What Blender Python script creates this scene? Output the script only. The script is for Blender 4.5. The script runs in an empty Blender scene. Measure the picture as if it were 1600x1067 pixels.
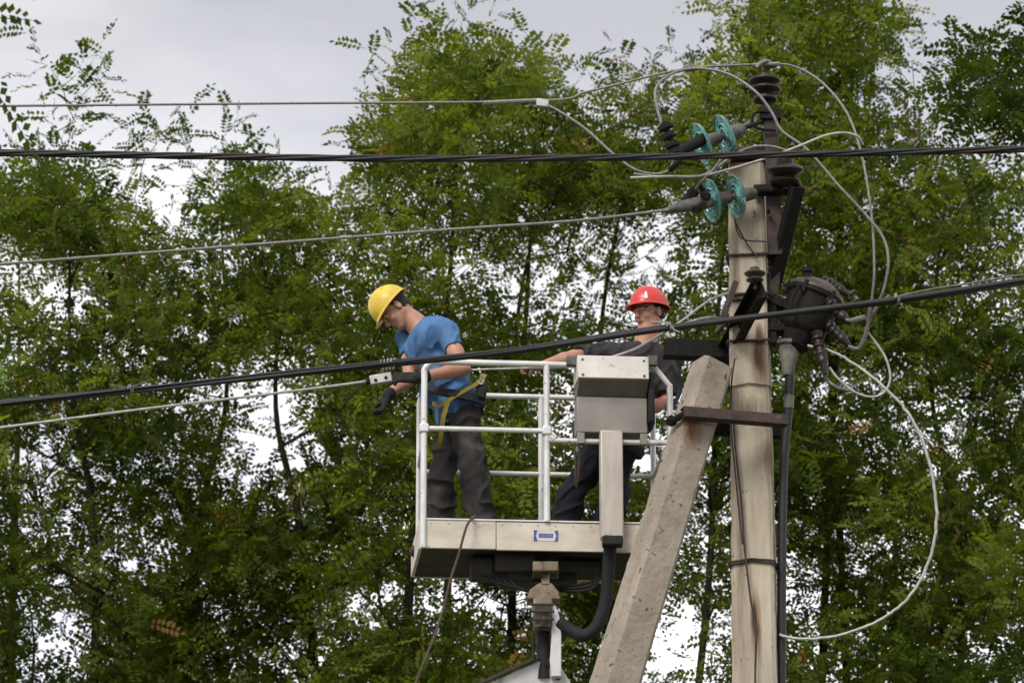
import bpy, math, random
import numpy as np
from mathutils import Vector, Matrix
random.seed(7); RNG = np.random.default_rng(11)
C = bpy.context.scene.collection
SC = bpy.context.scene
# ------------------------------------------------------------------ camera
PITCH = math.radians(16.5); FPX = 5600.0; CAMZ = 1.6
cam_d = bpy.data.cameras.new('camera'); cam = bpy.data.objects.new('camera', cam_d); C.objects.link(cam)
cam.location = (0, 0, CAMZ); cam.rotation_euler = (math.pi/2 + PITCH, 0, 0)
cam_d.sensor_width = 36; cam_d.lens = 36*FPX/1600; cam_d.clip_start = 0.5; cam_d.clip_end = 2000
cam_d.dof.use_dof = True; cam_d.dof.focus_distance = 22.0; cam_d.dof.aperture_fstop = 4.8
SC.camera = cam
# ------------------------------------------------------------------ world + sun (bright overcast)
SUN_EL, SUN_AZ = math.radians(44), math.radians(207)
w = bpy.data.worlds.new('World'); SC.world = w; w.use_nodes = True
nt = w.node_tree; nt.nodes.clear()
def N(t, k, **kw):
    n = t.nodes.new(k)
    for a, b in kw.items(): setattr(n, a, b)
    return n
out = N(nt, 'ShaderNodeOutputWorld')
sky = N(nt, 'ShaderNodeTexSky', sky_type='NISHITA', sun_disc=False, sun_elevation=SUN_EL, sun_rotation=SUN_AZ)
b1 = N(nt, 'ShaderNodeBackground'); b1.inputs[1].default_value = 0.10
nt.links.new(sky.outputs[0], b1.inputs[0])
tc = N(nt, 'ShaderNodeTexCoord'); mp = N(nt, 'ShaderNodeMapping'); mp.inputs['Scale'].default_value = (1, 1, 2.2)
nz = N(nt, 'ShaderNodeTexNoise'); nz.inputs['Scale'].default_value = 4.2; nz.inputs['Detail'].default_value = 6; nz.inputs['Roughness'].default_value = 0.5
cr = N(nt, 'ShaderNodeValToRGB'); cr.color_ramp.elements[0].position = 0.40; cr.color_ramp.elements[1].position = 0.58
cr.color_ramp.elements[0].color = (0.56, 0.56, 0.605, 1); cr.color_ramp.elements[1].color = (0.84, 0.838, 0.85, 1)
b2 = N(nt, 'ShaderNodeBackground'); b2.inputs[1].default_value = 1.04
sep = N(nt, 'ShaderNodeSeparateXYZ'); mr = N(nt, 'ShaderNodeMapRange')
for i, v in ((1, 0.20), (2, 0.37), (3, 1.95), (4, 1.07)): mr.inputs[i].default_value = v
vm = N(nt, 'ShaderNodeVectorMath', operation='SCALE')
nt.links.new(tc.outputs['Generated'], mp.inputs[0]); nt.links.new(mp.outputs[0], nz.inputs[0]); nt.links.new(nz.outputs[0], cr.inputs[0])
nt.links.new(tc.outputs['Generated'], sep.inputs[0]); nt.links.new(sep.outputs[2], mr.inputs[0])
nt.links.new(cr.outputs[0], vm.inputs[0]); nt.links.new(mr.outputs[0], vm.inputs['Scale']); nt.links.new(vm.outputs[0], b2.inputs[0])
mx = N(nt, 'ShaderNodeMixShader'); mx.inputs[0].default_value = 0.93
nt.links.new(b1.outputs[0], mx.inputs[1]); nt.links.new(b2.outputs[0], mx.inputs[2]); nt.links.new(mx.outputs[0], out.inputs[0])
sl = bpy.data.lights.new('sun', 'SUN'); sl.energy = 2.7; sl.angle = math.radians(22); sl.color = (1.0, 0.95, 0.87)
so = bpy.data.objects.new('sun', sl); C.objects.link(so)
sd = Vector((math.sin(SUN_AZ)*math.cos(SUN_EL), math.cos(SUN_AZ)*math.cos(SUN_EL), math.sin(SUN_EL)))
so.rotation_euler = sd.to_track_quat('Z', 'Y').to_euler(); so.location = (0, 0, 30)
vs = SC.view_settings; vs.view_transform = 'Standard'; vs.look = 'None'; vs.exposure = 0.0; vs.gamma = 1; vs.use_curve_mapping = False
SC.render.engine = 'CYCLES'; SC.cycles.use_denoising = True; SC.cycles.max_bounces = 8; SC.cycles.diffuse_bounces = 3
SC.cycles.transmission_bounces = 6; SC.cycles.glossy_bounces = 3; SC.cycles.caustics_refractive = False; SC.cycles.caustics_reflective = False
SC.cycles.use_adaptive_sampling = True; SC.cycles.adaptive_threshold = 0.02
# ------------------------------------------------------------------ helpers
CP, SP = math.cos(PITCH), math.sin(PITCH)
def P(px, py, Y):
    """point of the real place at ground distance Y seen at a spot of the 1600 px photograph"""
    a = (px-800)/FPX; b = (533.5-py)/FPX
    d = Vector((a, CP - b*SP, SP + b*CP)); k = Y/d.y
    return Vector((d.x*k, Y, CAMZ + d.z*k))
ORG = {}
def tag(o, label=None, cat=None, group=None, kind=None):
    if label: o['label'] = label
    if cat: o['category'] = cat
    if group: o['group'] = group
    if kind: o['kind'] = kind
    return o
def thing(name, label, cat, loc, group=None):
    o = bpy.data.objects.new(name, None); o.empty_display_size = 0.1; C.objects.link(o); o.location = loc; ORG[o] = Vector(loc)
    return tag(o, label, cat, group)
def link_mesh(name, me, mat, parent=None, smooth=40, loc=None, mats=None):
    o = bpy.data.objects.new(name, me); C.objects.link(o)
    for m in (mats or [mat]): me.materials.append(m)
    if smooth:
        me.polygons.foreach_set('use_smooth', np.ones(len(me.polygons), bool))
        if smooth < 179: me.set_sharp_from_angle(angle=math.radians(smooth))
    if parent is not None:
        o.parent = parent; ORG[o] = ORG[parent]; me.transform(Matrix.Translation(-ORG[parent]))
    elif loc is not None:
        me.transform(Matrix.Translation(-Vector(loc))); o.location = loc; ORG[o] = Vector(loc)
    else: ORG[o] = Vector((0, 0, 0))
    return o
def frame_of(d, hint=(0, 0, 1)):
    d = Vector(d).normalized(); h = Vector(hint)
    if abs(d.dot(h.normalized())) > 0.97: h = Vector((0, 1, 0.01))
    s = d.cross(h).normalized(); return s, s.cross(d).normalized()
def catmull(pts, n=8):
    pts = [Vector(p) for p in pts]
    if len(pts) < 3: return pts
    q = [2*pts[0]-pts[1]] + pts + [2*pts[-1]-pts[-2]]; o = []
    for i in range(1, len(q)-2):
        a, b, c, d = q[i-1:i+3]
        for k in range(n):
            t = k/n
            o.append(0.5*((2*b) + (c-a)*t + (2*a-5*b+4*c-d)*t*t + (3*b-a-3*c+d)*t**3))
    o.append(pts[-1]); return o
class MB:
    def __init__(s): s.v = []; s.f = []
    def ring_sweep(s, rings, closed=True, cap=True):
        base = len(s.v); n = len(rings[0])
        for r in rings: s.v.extend([tuple(p) for p in r])
        for i in range(len(rings)-1):
            for j in range(n):
                k = (j+1) % n
                s.f.append((base+i*n+j, base+i*n+k, base+(i+1)*n+k, base+(i+1)*n+j))
        if cap:
            s.f.append(tuple(base+j for j in reversed(range(n)))); m = base+(len(rings)-1)*n
            s.f.append(tuple(m+j for j in range(n)))
        return s
    def tube(s, pts, r, n=8, r2=None, hint=(0, 0, 1), flat=None):
        """r may be a list; flat=(a,b) gives a flat strap section"""
        pts = [Vector(p) for p in pts]; L = len(pts); rings = []
        sx = None
        for i, p in enumerate(pts):
            d = (pts[min(i+1, L-1)]-pts[max(i-1, 0)])
            if sx is None: sx, up = frame_of(d, hint)
            else:
                d = d.normalized(); up = (up - d*up.dot(d)).normalized(); sx = d.cross(up).normalized()
            rr = r[i] if isinstance(r, (list, tuple)) else (r if r2 is None else r+(r2-r)*i/(L-1))
            ra, rb = (flat if flat else (rr, rr))
            if flat and n == 4: rings.append([p+sx*ra*a+up*rb*b for a, b in ((1, 1), (-1, 1), (-1, -1), (1, -1))])
            else: rings.append([p + sx*ra*math.cos(2*math.pi*j/n) + up*rb*math.sin(2*math.pi*j/n) for j in range(n)])
        return s.ring_sweep(rings)
    def lathe(s, o, axis, prof, n=24):
        o = Vector(o); axis = Vector(axis).normalized(); a, b = frame_of(axis, (0, 1, 0.2))
        return s.ring_sweep([[o+axis*h+(a*math.cos(2*math.pi*j/n)+b*math.sin(2*math.pi*j/n))*max(r, 1e-4) for j in range(n)] for h, r in prof])
    def box(s, c, u, v, w_, cx=0.0):
        """centre + three half vectors"""
        c, u, v, w_ = map(Vector, (c, u, v, w_)); b = len(s.v)
        for k in (-1, 1):
            for i, j in ((-1, -1), (1, -1), (1, 1), (-1, 1)): s.v.append(tuple(c+u*i+v*j+w_*k))
        for q in ((0, 3, 2, 1), (4, 5, 6, 7), (0, 1, 5, 4), (1, 2, 6, 5), (2, 3, 7, 6), (3, 0, 4, 7)): s.f.append(tuple(b+i for i in q))
        return s
    def beam(s, a, b, wd, ht, hint=(0, 0, 1)):
        a, b = Vector(a), Vector(b); sx, up = frame_of(b-a, hint)
        return s.box((a+b)/2, (b-a)/2, sx*wd/2, up*ht/2)
    def prism(s, poly, depth_vec):
        dv = Vector(depth_vec); return s.ring_sweep([[Vector(p) for p in poly], [Vector(p)+dv for p in poly]])
    def me(s, name):
        m = bpy.data.meshes.new(name); m.from_pydata(s.v, [], s.f); m.validate(); m.update()
        import bmesh
        bm = bmesh.new(); bm.from_mesh(m); bmesh.ops.recalc_face_normals(bm, faces=bm.faces); bm.to_mesh(m); bm.free()
        return m
    def build(s, name, mat, parent=None, smooth=40, bevel=0, loc=None, mats=None):
        o = link_mesh(name, s.me(name), mat, parent, smooth, loc, mats)
        if bevel:
            b = o.modifiers.new('bevel', 'BEVEL'); b.width = bevel; b.segments = 2; b.limit_method = 'ANGLE'; b.angle_limit = math.radians(35)
        return o
# ------------------------------------------------------------------ materials
def mat(name, c1, c2=None, rough=0.6, metal=0.0, scale=8.0, bump=0.0, bscale=None, stretch=(1, 1, 1), lo=0.35, hi=0.65, spots=None, spec=0.5, coat=0, stains=()):
    m = bpy.data.materials.new(name); m.use_nodes = True; t = m.node_tree; bs = t.nodes['Principled BSDF']
    bs.inputs['Roughness'].default_value = rough; bs.inputs['Metallic'].default_value = metal; bs.inputs['Specular IOR Level'].default_value = spec
    bs.inputs['Coat Weight'].default_value = coat
    tcn = N(t, 'ShaderNodeTexCoord'); mpn = N(t, 'ShaderNodeMapping'); mpn.inputs['Scale'].default_value = stretch
    t.links.new(tcn.outputs['Object'], mpn.inputs[0])
    c2 = c2 or tuple(x*0.75 for x in c1)
    nn = N(t, 'ShaderNodeTexNoise'); nn.inputs['Scale'].default_value = scale; nn.inputs['Detail'].default_value = 8; nn.inputs['Roughness'].default_value = 0.62
    rp = N(t, 'ShaderNodeValToRGB'); rp.color_ramp.elements[0].position = lo; rp.color_ramp.elements[1].position = hi
    rp.color_ramp.elements[0].color = (*c2, 1); rp.color_ramp.elements[1].color = (*c1, 1)
    t.links.new(mpn.outputs[0], nn.inputs[0]); t.links.new(nn.outputs[0], rp.inputs[0]); col = rp.outputs[0]
    def mix(fac, a, colr):
        x = N(t, 'ShaderNodeMix', data_type='RGBA'); t.links.new(fac, x.inputs[0]); t.links.new(a, x.inputs[6]); x.inputs[7].default_value = (*colr, 1); return x.outputs[2]
    if spots:
        sc_, thr, colr = spots
        n2 = N(t, 'ShaderNodeTexNoise'); n2.inputs['Scale'].default_value = sc_; n2.inputs['Detail'].default_value = 4
        r2 = N(t, 'ShaderNodeValToRGB'); r2.color_ramp.elements[0].position = thr; r2.color_ramp.elements[1].position = thr+0.06
        t.links.new(tcn.outputs['Object'], n2.inputs[0]); t.links.new(n2.outputs[0], r2.inputs[0]); col = mix(r2.outputs[0], col, colr)
    for (cen, rad, colr, stren) in stains:
        mm = N(t, 'ShaderNodeMapping', vector_type='TEXTURE'); mm.inputs['Location'].default_value = cen; mm.inputs['Scale'].default_value = rad
        g = N(t, 'ShaderNodeTexGradient', gradient_type='SPHERICAL'); n3 = N(t, 'ShaderNodeTexNoise'); n3.inputs['Scale'].default_value = 9; n3.inputs['Detail'].default_value = 5
        m3 = N(t, 'ShaderNodeMapping'); m3.inputs['Scale'].default_value = (7, 7, 0.8)
        a = N(t, 'ShaderNodeMath', operation='MULTIPLY'); b = N(t, 'ShaderNodeMath', operation='MULTIPLY', use_clamp=True); b.inputs[1].default_value = stren*3
        t.links.new(tcn.outputs['Object'], mm.inputs[0]); t.links.new(mm.outputs[0], g.inputs[0])
        t.links.new(tcn.outputs['Object'], m3.inputs[0]); t.links.new(m3.outputs[0], n3.inputs[0])
        t.links.new(g.outputs['Fac'], a.inputs[0]); t.links.new(n3.outputs[0], a.inputs[1]); t.links.new(a.outputs[0], b.inputs[0])
        col = mix(b.outputs[0], col, colr)
    t.links.new(col, bs.inputs['Base Color'])
    if bump:
        bn = N(t, 'ShaderNodeTexNoise'); bn.inputs['Scale'].default_value = bscale or scale*4; bn.inputs['Detail'].default_value = 6
        bp = N(t, 'ShaderNodeBump'); bp.inputs['Strength'].default_value = bump; bp.inputs['Distance'].default_value = 0.01
        t.links.new(mpn.outputs[0], bn.inputs[0]); t.links.new(bn.outputs[0], bp.inputs['Height']); t.links.new(bp.outputs[0], bs.inputs['Normal'])
    return m
M = {}
M['porcelain'] = mat('porcelain', (0.028, 0.017, 0.013), (0.013, 0.008, 0.007), rough=0.42, scale=20, spec=0.45)
M['porcelain_dusty'] = mat('porcelain_dusty', (0.085, 0.06, 0.05), (0.035, 0.025, 0.02), rough=0.5, scale=16)
M['rust_steel'] = mat('rust_steel', (0.070, 0.045, 0.036), (0.03, 0.02, 0.017), rough=0.75, scale=14, bump=0.3, spots=(12, 0.62, (0.12, 0.052, 0.028)))
M['dark_steel'] = mat('dark_steel', (0.016, 0.013, 0.012), (0.007, 0.006, 0.006), rough=0.75, spec=0.25, scale=12, bump=0.3, spots=(14, 0.66, (0.06, 0.035, 0.02)))
M['cap_iron'] = mat('cap_iron', (0.17, 0.155, 0.145), (0.08, 0.07, 0.062), rough=0.65, metal=0.2, scale=25, bump=0.3)
M['alu_wire'] = mat('alu_wire', (0.30, 0.29, 0.27), (0.15, 0.14, 0.13), rough=0.5, metal=0.35, scale=30, stretch=(6, 1, 1), bump=0.25)
M['pale_wire'] = mat('pale_wire', (0.50, 0.49, 0.46), (0.32, 0.31, 0.29), rough=0.5, metal=0.2, scale=18)
M['dull_wire'] = mat('dull_wire', (0.20, 0.19, 0.175), (0.10, 0.09, 0.085), rough=0.55, metal=0.3, scale=22)
M['black_cable'] = mat('black_cable', (0.016, 0.017, 0.019), (0.009, 0.009, 0.010), rough=0.55, scale=12, bump=0.15)
M['blue_black_cable'] = mat('blue_black_cable', (0.012, 0.02, 0.032), (0.008, 0.010, 0.016), rough=0.35, scale=10)
M['red_black_cable'] = mat('red_black_cable', (0.045, 0.018, 0.018), (0.015, 0.01, 0.01), rough=0.4, scale=10)
M['iron_wire'] = mat('iron_wire', (0.045, 0.032, 0.026), (0.02, 0.014, 0.012), rough=0.7, scale=20)
M['hose'] = mat('hose', (0.016, 0.016, 0.018), (0.008, 0.008, 0.009), rough=0.8, scale=30, bump=0.5)
M['rail'] = mat('rail', (0.78, 0.77, 0.77), (0.58, 0.565, 0.55), rough=0.38, metal=0.15, scale=7, lo=0.25, hi=0.6, spots=(22, 0.655, (0.40, 0.36, 0.32)))
M['panel_alu'] = mat('panel_alu', (0.72, 0.65, 0.555), (0.54, 0.475, 0.395), rough=0.5, metal=0.15, scale=3.5, stretch=(1, 1, 2.5), bump=0.06, bscale=40, spots=(9, 0.62, (0.42, 0.35, 0.28)))
M['panel_alu'].node_tree.nodes['Principled BSDF'].inputs['Roughness'].default_value = 0.5
M['post_alu'] = mat('post_alu', (0.62, 0.57, 0.50), (0.46, 0.41, 0.36), rough=0.42, metal=0.3, scale=6, stretch=(3, 3, 0.6), bump=0.1, spots=(10, 0.64, (0.26, 0.22, 0.19)))
M['box_cover'] = mat('box_cover', (0.80, 0.76, 0.71), (0.66, 0.62, 0.57), rough=0.5, scale=5, bump=0.1, spots=(22, 0.63, (0.45, 0.41, 0.37)))
M['box_body'] = mat('box_body', (0.33, 0.30, 0.27), (0.25, 0.225, 0.20), rough=0.45, metal=0.2, scale=4, bump=0.05)
M['box_skirt_shade'] = mat('box_skirt_shade', (0.16, 0.145, 0.12), (0.12, 0.105, 0.09), rough=0.6, scale=6)  # dark tone paints in the shade under the cover's overhang
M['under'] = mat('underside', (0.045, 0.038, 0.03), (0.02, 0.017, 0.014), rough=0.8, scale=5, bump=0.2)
M['tan_metal'] = mat('tan_metal', (0.30, 0.235, 0.16), (0.12, 0.09, 0.06), rough=0.55, metal=0.2, scale=10, bump=0.2, spots=(12, 0.58, (0.05, 0.04, 0.03)))
M['boom_white'] = mat('boom_white', (0.80, 0.79, 0.80), (0.60, 0.58, 0.58), rough=0.35, scale=4, spots=(5, 0.60, (0.30, 0.28, 0.27)))
M['clamp_metal'] = mat('clamp_metal', (0.55, 0.53, 0.51), (0.38, 0.36, 0.34), rough=0.4, metal=0.4, scale=12)
M['sticker'] = mat('sticker', (0.68, 0.66, 0.66), (0.60, 0.58, 0.58), rough=0.5)
M['sticker_blue'] = mat('sticker_blue', (0.05, 0.08, 0.40), (0.04, 0.06, 0.28), rough=0.5)
M['white_mark'] = mat('white_mark', (0.8, 0.8, 0.8), (0.7, 0.7, 0.7), rough=0.5)
M['strap_yellow'] = mat('strap_yellow', (0.30, 0.225, 0.018), (0.19, 0.14, 0.012), rough=0.8, scale=20, bump=0.2)
M['harness_dark'] = mat('harness_dark', (0.02, 0.02, 0.025), (0.01, 0.01, 0.012), rough=0.8, scale=20, bump=0.3)
M['rope'] = mat('rope', (0.13, 0.10, 0.07), (0.07, 0.05, 0.035), rough=0.9, scale=60, bump=0.5)
M['glove'] = mat('glove', (0.018, 0.018, 0.018), (0.008, 0.008, 0.009), rough=0.85, scale=40, bump=0.6)
M['hat_yellow'] = mat('hat_yellow', (0.78, 0.58, 0.07), (0.62, 0.43, 0.05), rough=0.5, scale=9, spots=(30, 0.645, (0.36, 0.25, 0.07)), coat=0.1)
M['hat_red'] = mat('hat_red', (0.66, 0.055, 0.05), (0.54, 0.04, 0.04), rough=0.42, scale=9, spots=(34, 0.66, (0.50, 0.20, 0.17)), coat=0.15)
M['hat_strap'] = mat('hat_strap', (0.35, 0.28, 0.24), (0.2, 0.16, 0.14), rough=0.8)
M['hair'] = mat('hair', (0.035, 0.026, 0.02), (0.015, 0.011, 0.009), rough=0.8, scale=80, bump=0.8)
M['shirt_blue'] = mat('shirt_blue', (0.10, 0.215, 0.41), (0.06, 0.14, 0.30), rough=0.85, scale=5, stretch=(2.5, 2.5, 1), bump=0.8, bscale=16, spec=0.2)
M['shirt_grey'] = mat('shirt_grey', (0.050, 0.045, 0.050), (0.028, 0.025, 0.029), rough=0.85, scale=6, bump=0.6, bscale=20, spec=0.2)
M['trousers'] = mat('trousers', (0.058, 0.053, 0.052), (0.028, 0.026, 0.027), rough=0.9, scale=5, bump=0.7, bscale=16, spec=0.15, spots=(5, 0.6, (0.085, 0.068, 0.055)))
M['trousers_dark'] = mat('trousers_dark', (0.030, 0.029, 0.036), (0.014, 0.014, 0.018), rough=0.9, scale=5, bump=0.7, bscale=16, spec=0.15)
M['boot'] = mat('boot', (0.03, 0.024, 0.02), (0.015, 0.012, 0.01), rough=0.6, scale=20, bump=0.3)
M['bark'] = mat('bark', (0.050, 0.040, 0.030), (0.020, 0.016, 0.012), rough=0.95, scale=10, stretch=(3, 3, 0.7), bump=0.9, bscale=20, spec=0.1)
M['pod'] = mat('pod', (0.20, 0.075, 0.035), (0.10, 0.045, 0.02), rough=0.7, scale=5)
M['grass_ground'] = mat('grass_ground', (0.07, 0.085, 0.03), (0.10, 0.085, 0.055), rough=1, scale=0.6, bump=0.5, bscale=9, spec=0.1)
def skin_mat(name, c1, c2):
    m = mat(name, c1, c2, rough=0.5, scale=12, bump=0.12, bscale=90); b = m.node_tree.nodes['Principled BSDF']
    b.inputs['Subsurface Weight'].default_value = 0.12; b.inputs['Subsurface Radius'].default_value = (0.012, 0.004, 0.002); b.inputs['Subsurface Scale'].default_value = 1
    return m
M['skin'] = skin_mat('skin', (0.50, 0.27, 0.18), (0.42, 0.205, 0.135))
M['skin_tan'] = skin_mat('skin_tan', (0.50, 0.265, 0.18), (0.41, 0.195, 0.13))
M['eye_dark'] = mat('eye_dark', (0.05, 0.03, 0.025), (0.03, 0.02, 0.015), rough=0.4)
M['brow'] = mat('brow', (0.17, 0.10, 0.07), (0.12, 0.07, 0.05), rough=0.8)
M['lip'] = mat('lip', (0.30, 0.11, 0.085), (0.24, 0.085, 0.06), rough=0.5)
def glass_mat():
    m = bpy.data.materials.new('teal_glass'); m.use_nodes = True; t = m.node_tree; b = t.nodes['Principled BSDF']
    b.inputs['Base Color'].default_value = (0.12, 0.62, 0.56, 1); b.inputs['Roughness'].default_value = 0.12
    b.inputs['IOR'].default_value = 1.45; b.inputs['Transmission Weight'].default_value = 0.7
    nn = N(t, 'ShaderNodeTexNoise'); nn.inputs['Scale'].default_value = 12
    r = N(t, 'ShaderNodeValToRGB'); r.color_ramp.elements[0].color = (0.16, 0.55, 0.52, 1); r.color_ramp.elements[1].color = (0.45, 0.86, 0.81, 1)
    r.color_ramp.elements[0].position = 0.3; r.color_ramp.elements[1].position = 0.7
    t.links.new(nn.outputs[0], r.inputs[0]); t.links.new(r.outputs[0], b.inputs['Base Color'])
    return m
M['glass'] = glass_mat()
def leaf_mat(name, ramp, trans=0.42):
    m = bpy.data.materials.new(name); m.use_nodes = True; t = m.node_tree; t.nodes.clear()
    o = N(t, 'ShaderNodeOutputMaterial'); at = N(t, 'ShaderNodeAttribute', attribute_name='tone')
    r = N(t, 'ShaderNodeValToRGB'); els = r.color_ramp.elements
    els[0].position = ramp[0][0]; els[0].color = (*ramp[0][1], 1); els[1].position = ramp[-1][0]; els[1].color = (*ramp[-1][1], 1)
    for p, c in ramp[1:-1]: e = els.new(p); e.color = (*c, 1)
    t.links.new(at.outputs['Fac'], r.inputs[0])
    pb = N(t, 'ShaderNodeBsdfPrincipled'); pb.inputs['Roughness'].default_value = 0.6; pb.inputs['Specular IOR Level'].default_value = 0.12
    tr = N(t, 'ShaderNodeBsdfTranslucent'); tm = N(t, 'ShaderNodeMix', data_type='RGBA', blend_type='MULTIPLY'); tm.inputs[0].default_value = 1
    tm.inputs[7].default_value = (1.75, 1.7, 0.55, 1); ms = N(t, 'ShaderNodeMixShader'); ms.inputs[0].default_value = trans
    t.links.new(r.outputs[0], pb.inputs['Base Color']); t.links.new(r.outputs[0], tm.inputs[6]); t.links.new(tm.outputs[2], tr.inputs[0])
    t.links.new(pb.outputs[0], ms.inputs[1]); t.links.new(tr.outputs[0], ms.inputs[2]); t.links.new(ms.outputs[0], o.inputs[0])
    return m
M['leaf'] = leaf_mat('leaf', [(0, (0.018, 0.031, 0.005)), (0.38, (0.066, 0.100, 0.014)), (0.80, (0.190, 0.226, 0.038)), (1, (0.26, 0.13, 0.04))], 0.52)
M['leaf_pale'] = leaf_mat('leaf_pale', [(0, (0.10, 0.19, 0.03)), (1, (0.2, 0.30, 0.06))])

# ------------------------------------------------------------------ ground
g = MB(); n = 24; S = 400
for i in range(n+1):
    for j in range(n+1):
        x = -S+2*S*i/n; y = -S+2*S*j/n
        g.v.append((x, y, 0.0))
for i in range(n):
    for j in range(n): a = i*(n+1)+j; g.f.append((a, a+n+1, a+n+2, a+1))
tag(g.build('ground', M['grass_ground'], smooth=0), 'rough grassy ground stretching away below the trees', kind='structure')

# ------------------------------------------------------------------ trees
def nrm(a): return a/np.maximum(np.linalg.norm(a, axis=-1, keepdims=True), 1e-9)
def leaf_mesh(name, B, D, L, tone, K=6, leaflet=0.054, rach=True):
    n = len(B); r0 = nrm(D); up = np.array([0, 0, 1.0])
    nn = nrm(up*0.55 + RNG.normal(size=(n, 3))*0.62); s = nrm(np.cross(r0, nn)); nn = np.cross(s, r0)
    sag = RNG.uniform(0.05, 0.45, n)
    V = []; tones = []
    fs = L/0.26
    for k in range(K+1):
        sides = (1, -1) if k < K else (0,)
        t = 0.16+0.84*k/K
        c = B + r0*(L*t)[:, None] - up*(sag*L*t*t)[:, None]
        rk = nrm(r0 - up*(2*sag*t)[:, None])
        for sd in sides:
            if sd: a = s*sd*0.93 + rk*RNG.uniform(0.2, 0.5, n)[:, None] + nn*RNG.uniform(-0.35, 0.2, n)[:, None]
            else: a = rk
            a = nrm(a + RNG.normal(size=(n, 3))*0.07)
            wv = nrm(np.cross(a, nn + RNG.normal(size=(n, 3))*0.22))
            l = leaflet*fs*RNG.uniform(0.82, 1.12, n)*(0.8+0.35*math.sin(math.pi*(k+1)/(K+1.5)))
            wd = (l*0.30)[:, None]; l = l[:, None]
            V.append(np.stack([c+a*l*0.05, c+a*l*0.42+wv*wd, c+a*l*1.03, c+a*l*0.55-wv*wd], 1))
            tones.append(tone + RNG.uniform(-0.06, 0.06, n))
    if rach:
        c1 = B + r0*(L)[:, None] - up*(sag*L)[:, None]; wv = s*0.0035
        V.append(np.stack([B-wv, B+wv, c1+wv*0.4, c1-wv*0.4], 1)); tones.append(tone*0+0.25)
    V = np.stack(V, 1); T = np.stack(tones, 1)
    nq = V.shape[0]*V.shape[1]; V = V.reshape(-1, 3); T = np.repeat(T.reshape(-1), 4)
    m = bpy.data.meshes.new(name); m.vertices.add(len(V)); m.vertices.foreach_set('co', V.astype(np.float32).ravel())
    m.loops.add(nq*4); m.loops.foreach_set('vertex_index', np.arange(nq*4, dtype=np.int32)); m.polygons.add(nq)
    m.polygons.foreach_set('loop_start', np.arange(0, nq*4, 4, dtype=np.int32)); m.update(calc_edges=True)
    at = m.attributes.new('tone', 'FLOAT', 'POINT'); at.data.foreach_set('value', T.astype(np.float32))
    return m
NLEAF = 0
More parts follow.
